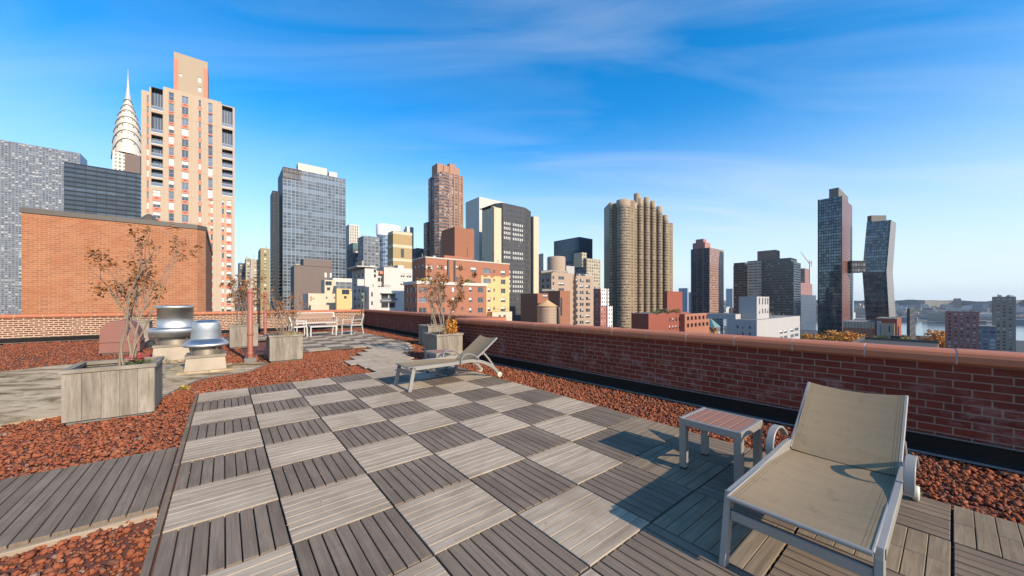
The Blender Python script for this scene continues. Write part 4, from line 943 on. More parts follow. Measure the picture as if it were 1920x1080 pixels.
col(340.5, 353.5, 181, 20.2, 12, 13.5, 'lite dark half blind'); col(340.5, 353.5, 424, 17.3, 9, 10, 'blind half')
col(372.3, 377, 188, 19.8, 12, 11.5, 'lite blind dark', None, (371, 378.5), grille=False); col(372.3, 377, 426, 17.0, 9, 10, 'blind half', None, (371, 378.5), grille=False)
col(389.8, 399, 193.5, 20.2, 9, 17.5, 'lite blind dark'); col(395, 399, 372.5, 16.7, 13, 11, 'blind half dark', None, (390.2, 399.8), grille=False)
col(415.8, 420, 375, 16.6, 13, 9.5, 'blind half dark', None, (415, 421), grille=False); col(424.5, 434, 376, 16.6, 13, 10, 'blind half blind', None, (423, 435))
col(286.5, 301, 356.5, 20.4, 12, 12, 'blind half'); col(275, 279, 179, 20, 20, 13, 'lite blind', None, (274, 279.8), grille=False)
bal = []
for ys in ((165, 207), (212, 250), (254, 271), (273, 294.5), (297, 315), (317.5, 333.5), (336, 350)): bal.append((b.u(283.5), b.u(305.3), zT(294, ys[1]), zT(294, ys[0]), 'balcony', 1.7))
for ys in ((200, 239), (242.5, 277), (281, 297), (299.5, 315.5), (318.5, 334), (336.5, 352), (354.5, 368)): bal.append((b.u(416.3), b.u(436.2), zT(426, ys[1]), zT(426, ys[0]), 'balcony', 1.7))
allw = wins+bal; us = [0, b.u(280), b.u(306), b.u(415), b.L]; tops = [b.zt, zT(281, 163), zT(306, 162), zT(416, 195.5)]
m = MB()
for i in range(4): b.block('wall', us[i], us[i+1], 0, b.D, 0, tops[i], (M['tan'], M['tan']), [q for q in allw if us[i] <= (q[0]+q[1])/2 < us[i+1]], m=m)
m.build('wall', [M['tan'], M['tan'], M['roofing']], b.root); sp.sort(key=lambda q: -q[3]); b.panels('spandrel_panel', sp, M['salmon'], .03); b.panels('vent_grille', gr, M['rust'], .06)
u0, u1 = b.u(326, 3), b.u(389.5, 3); zp = b.z(326, 96.5, 3)
b.block('penthouse', u0, u1, 3, 15, tops[2]-.5, zp, (M['tan2'], M['tan2']), [(b.u(335.5, 3), b.u(342, 3), b.z(338, 143, 3), b.z(338, 137.5, 3), 'blind', .2), (b.u(371, 3), b.u(378, 3), b.z(374, 155, 3), b.z(374, 145, 3), 'blind', .2), (b.u(371, 3), b.u(378, 3), b.z(374, 172, 3), b.z(374, 163.5, 3), 'blind', .2)])
m = MB(); b.strip(m, u0+.02, b.u(334, 3), zp-21, zp-2.2, 3, .05); b.strip(m, b.u(381, 3), u1-.02, tops[2], zp-2.4, 3, .05); m.build('brick_strip', M['salmon'], b.root)
m = MB()
for zz in [tops[0]-8.4*k-6 for k in range(9)]: m.box(0, b.L, -.03, -.002, zz, zz+.07, 0, 'K')
for x in (306.8, 347+12, 384, 406): m.box(b.u(x)-.035, b.u(x)+.035, -.03, -.002, 20, tops[3]-.5, 0, 'K')
m.build('joint_line', M['tan2'], b.root)
b.finish()
# ---- art deco crown tower behind it (left edge)
Yc = 414; Xc = (240-960)/F*Yc; zp = lambda y: H+(Y0-y)*Yc/F-GROUND; rr = lambda px: px*Yc/F*.70
t = thing('crown_tower', 'slender art deco tower with tiered steel crown and needle spire', 'tower', (Xc, Yc, GROUND), TH)
k45 = .80
prof = [(30, 330), (30, 292), (28.5, 280), (27.8, 268), (26, 254), (24, 244), (21.5, 233), (18.5, 222), (15, 213), (11.5, 204), (8, 194), (5, 183), (3.4, 172), (2.2, 160), (1.2, 150)]
PR = [(rr(r)*k45*1.25, zp(y)) for r, y in prof]
m = MB(); m.box(-rr(30)*.8, rr(30)*.8, -rr(30)*.8, rr(30)*.8, 0, zp(291)); m.build('shaft', facade('crown_tower_shaft', (.62, .58, .50), (.12, .11, .1), (.3, .28, .25), 3.2, 4.2, (.25, .75), (.25, .8), 0), t)
m = MB(); m.lathe(PR[1:], 40, smooth=True); m.build('crown', M['steel'], t)
m = MB(); m.lathe([(rr(1.4), zp(152)), (rr(.7), zp(143)), (rr(.25), zp(129))], 10, caps=(True, True)); m.build('spire', M['steel'], t)
def prad(z):
    for (r0, z0), (r1, z1) in zip(PR, PR[1:]):
        if z0 <= z <= z1: return r0+(r1-r0)*(z-z0)/(z1-z0)
    return PR[-1][0]
view = math.atan2(-Yc, -Xc)-TH
for yk, dr in ((266, 40), (250, 26), (236, 20), (223, 16), (210, 13), (199, 10), (188, 7)):
    m = MB(); pts = []
    for i in range(25):
        a = -1.35+2.7*i/24; z = zp(yk+dr*(abs(a)/1.35)**2.2); r = prad(z)+.25; pts.append((r*math.cos(view+a), r*math.sin(view+a), z))
    m.tube(pts, .5, 5); m.build('arch_rib', M['steeldark'], t)
    n = 5 if yk > 205 else 3
    for i in range(n):
        a = (i-(n-1)/2)*(.42 if n == 5 else .5); z = zp(yk+dr*(abs(a)/1.35)**2.2)-.8-rr(.6); h = rr(4.6 if yk > 230 else 3.4 if yk > 205 else 2.2); hw = h*.36; r0 = prad(z-h)+.15; r1 = prad(z)+.15
        ca, sa = math.cos(view+a), math.sin(view+a); m = MB(); tn = (-sa, ca)
        m.rings([[(r*ca+tn[0]*q, r*sa+tn[1]*q, zz) for (r, q, zz) in ((r0+o, -hw, z-h), (r0+o, hw, z-h), (r1+o, 0, z))] for o in (-.6, .12)], 0, True, False); m.build('window', M['steeldark'], t)
simple('office_tower', 'black office slab with pale window bands, left of the tan tower', 120, 263.8, 303, 300, (M['f_darkslab'], M['f_darkslab']), depth=30, pent=[(234, 263, 287, 1, 25, (plain('brown_plant_room', (.17, .12, .10), .8), M['roofing']))])
simple('glass_tower', 'grey glass block peeking out at the left edge, behind the black slab', -40, 150, 255, 520, M['f_bluegrey'], depth=40)
W_ = {k: plain('wall_'+k, c, .85, 0, .1, .3, 0, True) for k, c in dict(slate=(.10, .10, .105), pale=(.42, .35, .26), old=(.32, .265, .20), olive=(.30, .24, .12), tan=(.40, .33, .225), pink=(.36, .16, .125), stripe=(.62, .56, .46), stepped=(.38, .31, .21)).items()}
# ---- far small ones between the tan tower and the glass tower
simple('office_building', 'distant slate grey block just right of the tan tower', 446, 463, 493, 420, W_['slate'], depth=20, auto=(3.2, 3.5, .5, .5))
simple('office_building', 'distant pale building with a narrow lit face, second right of the tan tower', 459, 470, 483, 400, (W_['pale'], M['beige']), depth=30, auto=(3.4, 3.6, .6, .45))
simple('office_building', 'distant old building with dark window bands, left of the brownish slab', 470, 492, 486, 340, W_['pale'], xl=468.5, auto=(5.2, 3.7, .84, .42))
simple('office_building', 'olive brown narrow building against the tall glass tower left side', 488.5, 506, 465, 330, (W_['olive'], W_['olive']), xl=484, auto=(3.2, 3.5, .55, .5))
# ---- blue grey glass tower
b = Bld('glass_tower', 'broad blue grey glass office tower with a dark side wall and cream roof block', 530.5, 648, 312.5, 360, xl=521, cat='tower')
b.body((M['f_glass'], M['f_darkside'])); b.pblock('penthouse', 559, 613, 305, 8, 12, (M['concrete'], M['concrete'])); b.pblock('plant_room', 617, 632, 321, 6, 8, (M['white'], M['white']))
m = MB()
for i in range(18): uu = b.L*i/17; m.box(uu-.09, uu+.09, -.35, -.003, 0, b.zt-.0, 0, 'K')
m.build('mullion', M['wframe'], b.root)
m = MB()
for i in range(13): uu = b.u(531)+i*(b.u(563)-b.u(531))/12; m.box(uu-.25, uu+.25, -.75, -.51, b.z(540, 334), b.zt-.8, 0)
for yy in (315, 323, 334): m.box(b.u(531)-.2, b.u(563)+.2, -.8, -.52, b.z(540, yy)-.3, b.z(540, yy)+.3, 0)
m.build('louvre_screen', plain('louvre_paint', (.12, .085, .065), .7), b.root)
b.block('wing', b.u(511, 16), b.u(523, 16), 16, 40, 0, b.z(511, 357, 16), (M['f_darkside'], M['f_darkside']), wl=())
# ---- taupe building and the low pale ones
b = Bld('taupe_building', 'plain taupe brick building with a stepped top in front of the glass tower', 551.5, 622.5, 497.5, 215, xl=545, depth=14)
b.body((M['taupe'], M['taupe']), b.grid([(608.5, 613), (618.5, 622)], [(511, 520.5)], 610, 'blind')); b.pblock('penthouse', 569, 622.5, 485, 3, 12, (M['taupe'], M['taupe'])); b.clutter(0, b.u(568), 1, 10, b.zt, 5, 12); 
m = MB(); m.box(-.15, b.L+.15, -.2, .35, b.zt+.003, b.zt+.35); m.build('roof_edging', M['steeldark'], b.root); b.finish(M['white'])
b = Bld('white_building', 'low white building with a grey band, in front of the taupe brick block', 624, 660, 521, 190, depth=14)
b.body((M['white'], M['white']), b.grid([(634, 638.5), (641, 645), (652.5, 657)], [(533, 541)], 640, 'lite half')); b.finish()
m = MB(); m.box(b.u(626), b.L-.05, -.05, -.003, b.z(630, 546), b.z(630, 528.5), 0); m.build('grey_band', M['f_bluegrey'], b.root)
b = Bld('cream_building', 'small cream plant house with a louvre and a low wing, behind the planters', 602, 630, 524.5, 170, depth=8, shift=True)
b.body((M['cream'], M['cream']), b.grid([(610, 622)], [(527.5, 535)], 616, 'dark')+b.grid([(613, 619)], [(539, 544.5)], 616, 'dark')); b.finish(M['wframe_dark'])
b = Bld('cream_building', 'long low cream building with a white end pier, above the bench', 578, 629, 550, 150, xl=568, depth=14)
b.body((M['cream'], M['white']), b.grid([(611, 614), (626, 628)], [(556.5, 560)], 612, 'dark')); b.finish(); b.block('wing', b.u(583, -4), b.u(653, -4), -4, -.01, 0, b.z(583, 572, -4), (M['cream'], M['cream']))
b = Bld('yellow_building', 'small yellow stucco roof house beside the long cream building', 631, 658.5, 541, 145, xl=628.5, depth=9)
b.body((M['yellow'], M['yellow']), b.grid([(641, 655)], [(543, 552)], 648, 'dark')+b.grid([(645, 650)], [(555, 560)], 648, 'dark')); b.finish(M['wframe_dark'])
# ---- behind: white striped tower, green roof, curved glass, yellow brick
simple('office_tower', 'distant white tower with vertical stripes right of the glass tower', 648, 673, 420, 520, W_['stripe'], depth=20, auto=(3.0, 4.2, .42, .80), kinds='dark')
b = simple('green_roofed_building', 'dark building under a green copper roof beside the blue glass tower', 651, 676, 466, 330, W_['slate'], depth=20, auto=(3.2, 3.4, .55, .55)); 
b.block('roof', 0, b.L, 0, b.D, b.zt+.02, b.z(651, 454), (plain('copper_green', (.06, .15, .13), .6), M['roofing']))
simple('tan_building', 'small tan building with square windows under the green roofed one', 666, 681.5, 489, 300, W_['pale'], depth=20, auto=(3.1, 3.4, .42, .5), kinds='dark')
Yc = 300; t = thing('curved_glass_tower', 'blue glass tower with a curved front and a white drum on top', 'tower', ((722-960)/F*Yc, Yc+14, GROUND), TH); zp = lambda y: H+(Y0-y)*Yc/F-GROUND; px = Yc/F
m = MB(); R0 = 19*px
arc = [(R0*math.cos(a), R0*math.sin(a)) for a in [math.pi*(1.0+1.0*i/18) for i in range(19)]]; arc = [(-R0, 16)]+arc+[(R0, 16)]
for i in range(len(arc)):
    p, q = arc[i], arc[(i+1) % len(arc)]; s0 = i*R0*math.pi/18
    m.face([(*p, 0), (*q, 0), (*q, zp(440)), (*p, zp(440))], 0, [(s0, 0), (s0+R0*math.pi/18, 0), (s0+R0*math.pi/18, zp(440)), (s0, zp(440))])
m.face([(*p, zp(440)) for p in arc], 1); m.build('curved_wall', [M['f_curve'], M['roofwhite']], t)
m = MB(); m.box(-R0-14, -R0-.05, 2, 18, 0, zp(441)); m.build('side_wing', M['f_bluegrey'], t)
def ell(a, b_, z, n=32): return [(a*math.cos(2*math.pi*i/n), b_*math.sin(2*math.pi*i/n)+5, z) for i in range(n)]
m = MB(); a_, b_ = 24*px, 13*px; m.rings([ell(a_, b_, zp(436)), ell(a_*1.02, b_*1.02, zp(433)), ell(a_*1.02, b_*1.02, zp(416)), ell(a_, b_, zp(414.5))], 0, True, True, (True, True)); m.build('drum', M['drum'], t)
m = MB(); m.rings([ell(a_*.94, b_*.94, zp(441)), ell(a_*.94, b_*.94, zp(436))], 0, True, True, (False, False)); m.build('drum_base', M['glass_lite'], t)
b = Bld('yellow_brick_tower', 'yellow brick water tower house with white bands in front of the curved glass tower', 737, 772.5, 432, 190, xl=727, depth=9, cat='tower')
b.body((M['yellowbrick'], M['yellowbrick']), b.grid([(751.5, 757.5)], [(466.5, 483)], 754, 'dark'))
m = MB()
for ya, yb in ((433, 438), (457.5, 463), (484, 489), (503, 506)): m.box(-.06, b.L+.06, -.06, b.D+.06, b.z(737, yb), b.z(737, ya), 0)
m.build('white_band', M['cream'], b.root)
b.pblock('chimney', 763, 768.5, 424, 1, 3, (M['white'], M['white'])); b.finish(M['wframe_dark'])
simple('office_tower', 'narrow dark blue tower behind the yellow brick tower house', 757, 775.5, 425.5, 420, M['f_teal'], depth=20)
simple('office_building', 'dark grey stepped building just left of the tall brown tower', 781, 801, 465, 380, W_['slate'], xl=773, auto=(3.6, 3.6, .55, .5))
# ---- tall brown apartment tower
b = Bld('apartment_tower', 'tall reddish brown apartment tower with a notched pink top', 828, 868.5, 321, 350, xl=803, cat='tower')
b.body((M['f_brown'], M['f_brown_band']))
m = MB()
for (xa, xb) in ((829, 831.5), (840.5, 843), (850, 852.5), (859, 861), (866, 868.3)): m.box(b.u(xa), b.u(xb), -.7, -.003, 0, b.zt, 0, 'K')
for k in range(3): w0 = b.D*(k+.5)/3.4; m.box(-.7, -.003, w0, w0+2.2, 0, b.zt, 0)
m.build('pier', plain('brown_pier', (.33, .19, .125), .85, 0, .1, .2), b.root)
m = MB(); m.lathe([(b.D*.27, 0), (b.D*.27, b.zt-5), (b.D*.2, b.zt-5)], 8, (0, 0), 0, False); m.build('corner_bay', M['f_brown_band'], b.root)
pk = plain('pink_parapet', (.37, .205, .14), .85, 0, .1, .2)
b.pblock('crown', 832, 862, 309, 5, 16, (pk, pk)); b.pblock('crown_block', 820, 838, 305.5, 6, 12, (pk, pk), zb=b.zt-3); b.pblock('crown_block', 843, 855, 306, 4, 12, (pk, pk))
b.block('wing', -2.5, -.05, b.D*.9, b.D*1.2, 0, b.z(828, 408), (M['f_brown_band'], M['f_brown_band']))
# ---- white terraced building
b = Bld('terraced_building', 'white terraced apartment building with balconies and glass rails beyond the wall corner lamp', 684, 775, 506, 150, xl=660, depth=16)
WB = (M['white'], M['greywhite'])
r5 = [(513, 520), (528, 535), (542, 549), (556, 563), (569, 576)]
b.block('wall', b.u(720), b.L, 0, 18, 0, b.z(740, 502), WB, b.grid([(751, 754), (755, 758.5), (762.5, 766), (767, 771)], r5, 760, 'dark half'))
b.block('wall', 0, b.u(706), 0, b.D, 0, b.z(684, 503), WB, b.grid([(701, 705)], [(505, 511), (514, 520)], 700, 'dark'), b.lgrid([(664, 667), (672, 675), (679, 681)], r5, 672, 'dark half'))
b.block('wall', b.u(706)+.02, b.u(720)-.02, 2.5, 16, 0, b.z(712, 507), WB, b.grid([(708.5, 713), (714, 718)], [(521, 528), (536, 545)], 712, 'dark', 2.5))
b.block('front_block', b.u(692, -6), b.u(760, -6), -6, -.03, 0, b.z(692, 537.5, -6), WB, b.grid([(715, 728), (729.5, 741)], [(552, 562.5), (568, 577)], 728, 'dark lite', -6, .5)+b.grid([(696, 699)], [(548, 556), (565, 572)], 697, 'dark', -6))
m = MB()
for y in (549, 563.5): m.box(b.u(713.5, -6), b.u(743, -6), -7.3, -6.03, b.z(728, y+1.2, -6), b.z(728, y, -6)); 
m.build('balcony_slab', M['white'], b.root); m = MB(); m.box(b.u(713.5, -6), b.u(743, -6), -7.3, -7.22, b.z(728, 563, -6), b.z(728, 559, -6)); m.build('balcony_rail', M['glass_lite'], b.root)
for (xa, xb, y0, y1) in ((676, 692, 553, 558), (676, 692, 564, 571)):
    m = MB(); m.box(b.u(xa), b.u(xb), -1.6, -.02, b.z(684, y0+1), b.z(684, y0)); m.box(b.u(xa), b.u(xb), -1.6, -1.52, b.z(684, y0), b.z(684, y0-4)); m.build('balcony', M['glass_green'], b.root)
b.block('setback', b.u(684), b.u(700), -2.6, -.03, b.z(684, 545), b.z(684, 537), WB, b.grid([(687, 690)], [(540, 544)], 688, 'dark', -2.6)); b.block('setback', b.u(670, -1), b.u(683, -1), -1, -.02, b.z(684, 536), b.z(684, 524), WB)
b.block('lift_house', b.u(694, 2), b.u(703, 2), 2, 6, b.z(684, 503)-.2, b.z(684, 497, 2), WB); b.block('stair_house', b.u(746, 3), b.u(757, 3), 3, 8, b.z(740, 502)-.2, b.z(746, 497, 3), WB)
m = MB(); m.box(b.u(668), b.u(706), -.8, b.D, b.z(684, 503)+.5, b.z(684, 503)+.9); m.build('roof_canopy', M['white'], b.root)
b.clutter(b.u(722), b.L, 0, 16, b.z(740, 502), 8, 6); b.clutter(b.u(694, -6), b.u(758, -6), -6, -1, b.z(692, 537.5, -6), 4, 9); m = MB(); m.box(b.u(712, 1), b.u(734, 1), 1, 6, b.z(720, 514, 1), b.z(720, 508.5, 1)); m.build('terrace_screen', M['salmon'], b.root)
b.finish(M['wframe_dark'])
# ---- red brick apartment house with brown penthouse and yellow side
b = Bld('brick_apartment_house', 'red brick apartment house with a tall brown penthouse, white terrace edge and yellow painted end', 798, 955, 483, 108, xl=773, depth=20)
rU = [(497, 505.5), (519, 527)]; RB = (M['red'], M['red'])
xs = 904.5
upw = b.grid([(799, 803.5), (803.8, 812)], rU, 803, 'blind half')+b.grid([(820, 825)], rU, 820, 'half')+b.grid([(834, 840)], [(497.5, 505)], 834, 'blind')+b.grid([(851, 858.5)], rU, 850, 'dark half')+b.grid([(883, 893)], [(500.5, 510)], 883, 'half')
upw += b.grid([(906, 920)], [(503, 512.5), (522, 531)], 906, 'lite')+b.grid([(925, 927.5)], [(506, 512), (522.5, 528), (541, 547), (558, 563.5), (575.5, 581)], 925, 'dark')+b.grid([(939, 947.5)], [(507, 516), (524, 533), (541, 550), (558.5, 567), (575, 584)], 939, 'half dark')+b.grid([(914, 919.5)], [(539.5, 548), (557.5, 566), (575, 584)], 914, 'half')
b.block('wall', 0, b.L, 0, b.D, 0, b.zt, RB, upw, b.lgrid([(776, 779), (783, 786), (790, 794)], rU, 785, 'dark half'))
m = MB(); zy = b.z(906, 519); n = 14; u0, u1 = b.u(902), b.L-.05            # yellow painted end with a ragged top
hol = [q for q in upw if q[0] > u0 and q[1] < u1+1]
us = sorted({u0, u1, *[q for w_ in hol for q in w_[:2]]})
for a, c_ in zip(us, us[1:]):
    zs = [0.0]; 
    blk = sorted([(w_[2], w_[3]) for w_ in hol if w_[0] <= a+.01 and w_[1] >= c_-.01])
    z = 0.0; top = b.z((b.u(0) if False else 906), 519)+random.uniform(-.5, .7)
    for z0, z1 in blk+[(1e9, 1e9)]:
        e = min(z0, top)
        if e > z: m.box(a, c_, -.04, -.002, z, e, 0, 'K')
        z = z1
        if z >= top: break
m.build('painted_area', M['yellow'], b.root)
m = MB()
for x in (840, 852): m.box(b.u(x)-.25, b.u(x)+.25, -.5, -.003, b.z(845, 560), b.zt-.2, 0, 'K')
m.build('downpipe', M['steeldark'], b.root)
m = MB(); m.box(-.12, b.L+.12, -.12, .3, b.zt+.004, b.zt+.35); m.box(-.12, .3, .31, b.D, b.zt+.004, b.zt+.35); m.build('roof_edging', M['concrete'], b.root)
b.block('step', b.u(833), b.u(884), .03, 10, b.zt-.5, b.z(833, 478.5), RB)
b.block('penthouse', b.u(852.5, 3), b.u(889, 3), 3, 3+9, b.zt-.3, b.z(852.5, 425, 3), (M['redpent'], M['redpent']), b.grid([(883, 888)], [(427.5, 429)], 885, 'dark', 3))
m = MB(); m.box(b.u(876, 3), b.u(876, 3)+.1, 2.85, 2.95, b.zt, b.z(876, 465, 3)); m.build('vent_stack', M['steeldark'], b.root)
b.clutter(b.u(890), b.L, 1, b.D, b.zt, 7, 5); b.clutter(0, b.u(833), 1, b.D, b.zt, 3, 8)
# lower front block
w_ = -9; u0, u1 = b.u(782, w_), b.u(912, w_); zl_ = b.z(782, 532.5, w_); r3 = [(538, 548), (557.5, 567.5), (577, 587)]
lw = b.grid([(785, 800)], r3, 785, 'lite dark', w_)+b.grid([(847.5, 852.5)], r3, 848, 'half blind', w_)+b.grid([(864.5, 868)], [(537, 543), (556.5, 562.5), (576, 582)], 864, 'dark', w_)+b.grid([(879.5, 885)], r3, 879, 'half dark', w_)+b.grid([(896, 905.5)], [(538.5, 549), (558, 568), (577, 587)], 896, 'dark half', w_)+b.grid([(812, 817), (829, 834)], r3, 820, 'dark', w_)
ww = [b.w(x, u0) for x in (760, 782)]
b.block('lower_wing', u0, u1, w_, -.02, 0, zl_, RB, lw, [(a, a+1.5, b.z(782, y1, w_), b.z(782, y0, w_), 'dark', .2) for a in (-8.2, -5.2, -2.5) for y0, y1 in r3])
m = MB(); m.box(u0-.25, u1+.25, w_-.25, w_+.3, zl_+.003, zl_+.85); m.box(u0-.25, u0+.3, w_+.31, -.03, zl_+.003, zl_+.85); m.build('terrace_edge', M['concrete'], b.root)
b.block('end_wing', b.u(923, -3), b.u(960, -3), -3, -.05, 0, b.z(923, 585, -3), (M['cream'], M['cream']), b.grid([(935, 939), (944, 948.5)], [(591, 597)], 940, 'dark', -3))
m = MB(); rail = [(b.u(x, -2.8), -2.9, b.z(923, 585, -3)) for x in (924, 959)]
for k in range(9): q = rail[0][0]+(rail[1][0]-rail[0][0])*k/8; m.tube([(q, -2.9, rail[0][2]), (q, -2.9, rail[0][2]+1.0)], .05, 4)
m.tube([(rail[0][0], -2.9, rail[0][2]+1), (rail[1][0], -2.9, rail[0][2]+1)], .05, 4); m.build('terrace_rail', M['dark'], b.root)
b.finish()
A = AX; q = b.P+b.a*((u0+u1)*.5)+b.nb*-5
for k, (uu, lb) in enumerate(((b.u(874, -6), 'dark green potted shrubs on the white edged brick terrace, middle of its right half'), (b.u(800, -6), 'dry brownish shrubs on the left end of the white edged brick terrace'))):
    q = b.P+b.a*uu+b.nb*-6.5; clump('terrace_shrub', lb, 'shrub', (q.x, q.y), GROUND+zl_+.3, 2.6, 1.9, 260, M['leaf_green'] if k == 0 else M['leaf_yellow'], .5, 90+k)
# ---- concrete slab and dark octagonal tower
b = Bld('office_tower', 'pale windowless concrete slab tower with a shaded grey west side', 898.5, 945, 369, 300, xl=873, cat='tower'); b.body((M['concrete'], M['concrete'])); 
m = MB(); m.box(b.u(900, -.1), b.u(903, -.1), .0, .1, b.zt, b.zt+.01); 
b = Bld('dark_office_tower', 'charcoal office tower with rows of pale windows and flanking tan piers', 942.5, 985, 380, 255, depth=26, cat='tower')
rw = [(380+i*9.1+8, 380+i*9.1+13.4) for i in range(26)]; lit = {3, 4, 5, 6, 9, 10, 13, 14, 15, 16, 17}
wn_ = []
for i, rws in enumerate(rw):
    if i in lit: wn_ += b.grid([(945+k*3.35, 947.0+k*3.35) for k in range(11) if not (k == 4 and i > 2)], [rws], 945, 'lit' if False else 'blind', 0, .12)
b.block('wall', 0, b.L, 0, b.D, 0, b.zt, (M['f_black'], M['f_black']), wn_)
du = b.u(985); m = MB()                                            # chamfered right side
z1 = b.zt; P0, P1 = (du, 0), (du+9, 9)
m.face([(du, .01, 0), (du+11, 6, 0), (du+11, 6, z1), (du, .01, z1)], 0, [(0, 0), (12.5, 0), (12.5, z1), (0, z1)]); m.face([(du+11, 6, 0), (du+11, 26, 0), (du+11, 26, z1), (du+11, 6, z1)], 0); m.face([(du, .01, z1), (du+11, 6, z1), (du+11, 26, z1), (du, 26, z1)], 1)
m.build('chamfer_wall', [M['f_black'], M['roofing']], b.root)
m = MB(); m.face([(-3, 5, 0), (0, -.01, 0), (0, -.01, z1), (-3, 5, z1)], 0, [(0, 0), (5, 0), (5, z1), (0, z1)]); m.face([(-3, 5, z1), (0, 0, z1), (0, 26, z1), (-3, 26, z1)], 1); m.build('chamfer_wall', [M['f_black'], M['roofing']], b.root)
b.block('pier', b.u(926.5, -1), b.u(940, -1), -1, 14, 0, b.z(926.5, 388, -1), (M['beige'], M['beige'])); b.block('pier', b.u(1000.5, 6), b.u(1010, 6), 6, 22, 0, b.z(1000, 405, 6), (M['beige'], M['beige']))
m = MB(); m.lathe([(1.6, b.z(928, 388)), (1.6, b.z(928, 384)), (0, b.z(928, 383))], 12, (b.u(931), 4)); m.build('roof_vent', M['galv'], b.root); b.finish(M['dark'])
# ---- teal block, stepped tan block, water tanks
simple('teal_building', 'dark teal glass block behind the stepped tan apartments', 1086, 1111, 444, 420, (M['f_teal'], M['f_teal']), xl=1038.5)
b = Bld('stepped_building', 'stepped tan apartment block in front of the dark teal glass block', 1100, 1126, 484, 330, xl=1055); b.body((M['f_stepped'], M['f_bluegrey'])); b.pblock('penthouse', 1091, 1100, 473, 4, 10, (M['f_stepped'], M['beige']), zb=b.zt-8)
simple('white_building', 'small bright white roof block beside the tan pier of the charcoal tower', 1011, 1021, 475, 330, M['white'], depth=10)
b = Bld('tan_brick_building', 'tan brick apartment building with a round brick tank house and white parapet rails', 1034, 1108, 517, 205, xl=1012, depth=20)
rT = [(523+i*11.2, 529+i*11.2) for i in range(8)]
b.block('wall', 0, b.u(1076), 0, b.D, 0, b.z(1034, 510), (M['tanbrick'], M['tanbrick']), b.grid([(1047, 1052), (1052.4, 1057.5), (1036, 1039)], [(y-5, y2-5) for y, y2 in rT], 1048, 'dark half'), b.lgrid([(1016, 1020), (1025, 1029)], rT[:4], 1020, 'dark'))
b.block('wall', b.u(1076)+.02, b.L, -2, b.D, 0, b.z(1076, 516, -2), (M['tanbrick'], M['tanbrick']), b.grid([(1079.5, 1083), (1087, 1090), (1091, 1094), (1098.5, 1103), (1103.5, 1106)], rT, 1090, 'dark half dark', -2))
m = MB(); m.lathe([(18*205/F, b.z(1034, 520)), (18*205/F, b.z(1038, 481)), (17*205/F, b.z(1038, 478)), (0, b.z(1038, 477.5))], 28, (b.u(1043, 6), 6)); m.build('tank_house', M['tanbrick'], b.root)
m = MB()
for u0, u1, w0, zz in ((0, b.u(1076), -.1, b.z(1034, 510)), (b.u(1076), b.L, -2.1, b.z(1076, 516, -2))):
    m.box(u0, u1, w0, w0+.08, zz+.9, zz+1.0); k = 0
    for k in range(9): q = u0+(u1-u0)*k/8; m.box(q-.04, q+.04, w0, w0+.08, zz, zz+.9)
m.build('roof_rail', M['white'], b.root)
b.clutter(0, b.u(1076), 0, b.D, b.z(1034, 510), 7, 3); b.clutter(b.u(1077), b.L, -2, b.D, b.z(1076, 516, -2), 7, 4); b.pblock('stair_house', 1062, 1077, 498, 5, 5, (M['greywhite'], M['greywhite']), zb=b.z(1034, 510)); 
m = MB(); m.tube([(b.u(1008), -2, b.z(1012, 512)), (b.u(1030), -2.2, b.z(1030, 509))], 1.0, 10); m.build('duct', M['galv'], b.root); m = MB(); m.tube([(b.u(1010), -2, b.z(1012, 545)), (b.u(1030), -2.2, b.z(1030, 545))], 1.0, 10); m.build('duct', M['galv'], b.root); b.finish(M['wframe_dark'])
b = Bld('brown_building', 'plain brown brick block with rooftop pipes behind the wooden water tank', 1050, 1069, 545, 150, xl=1028, depth=8); b.body((M['redpent'], M['redpent']), b.grid([(1050.5, 1054)], [(558, 592)], 1052, 'dark')); b.finish(M['wframe_dark'])
b = Bld('dark_building', 'dark low brick building left of the wooden water tank', 1008, 1030, 550, 165, depth=12); b.body((M['redpent'], M['redpent']), b.grid([(1018, 1027)], [(553, 558)], 1020, 'half')); b.finish(M['wframe_dark'])
def tank(label, x, hw, yt, ye, yb, Yc):
    px = Yc/F; t = thing('water_tank', label, 'water tank', ((x-960)*px, Yc, GROUND), 0); z = lambda y: H+(Y0-y)*px-GROUND; r = hw*px
    m = MB()
    for k in range(28):
        a0, a1 = 2*math.pi*k/28+.01, 2*math.pi*(k+1)/28-.01; c = [(math.cos(a)*r, math.sin(a)*r) for a in (a0, a1)]; m.face([(*c[0], z(yb)), (*c[1], z(yb)), (*c[1], z(ye)), (*c[0], z(ye))], 0)
    m.lathe([(r*.99, z(yb)), (r*.99, z(ye))], 28); m.build('staves', M['tank'], t)
    for k in range(7):
        zz = z(yb)+(z(ye)-z(yb))*(k+.5)/7; m = MB(); m.lathe([(r*1.003, zz-.06), (r*1.012, zz-.06), (r*1.012, zz+.06), (r*1.003, zz+.06)], 28); m.build('hoop', M['galv'], t)
    m = MB(); m.lathe([(r*1.06, z(ye)-.1), (r*1.06, z(ye)), (r*.05, z(yt)), (0, z(yt))], 20, smooth=False); m.build('roof', M['tankroof'], t)
    for k in range(6):
        a = k*math.pi/3+.2; m = MB(); m.tube([(r*.85*math.cos(a), r*.85*math.sin(a), 0), (r*.85*math.cos(a), r*.85*math.sin(a), z(yb))], .18, 6); m.build('leg', M['dark'], t)
    m = MB(); m.tube([(r*1.25, -.3, z(yb)-4), (r*1.25, -.3, z(ye)-.6), (r*.9, -.3, z(ye)+.2)], .12, 8); m.build('pipe', M['galv'], t)
tank('pale wooden water tank with a conical roof just above the parapet', 1025.5, 18, 562, 573.5, 609, 120)
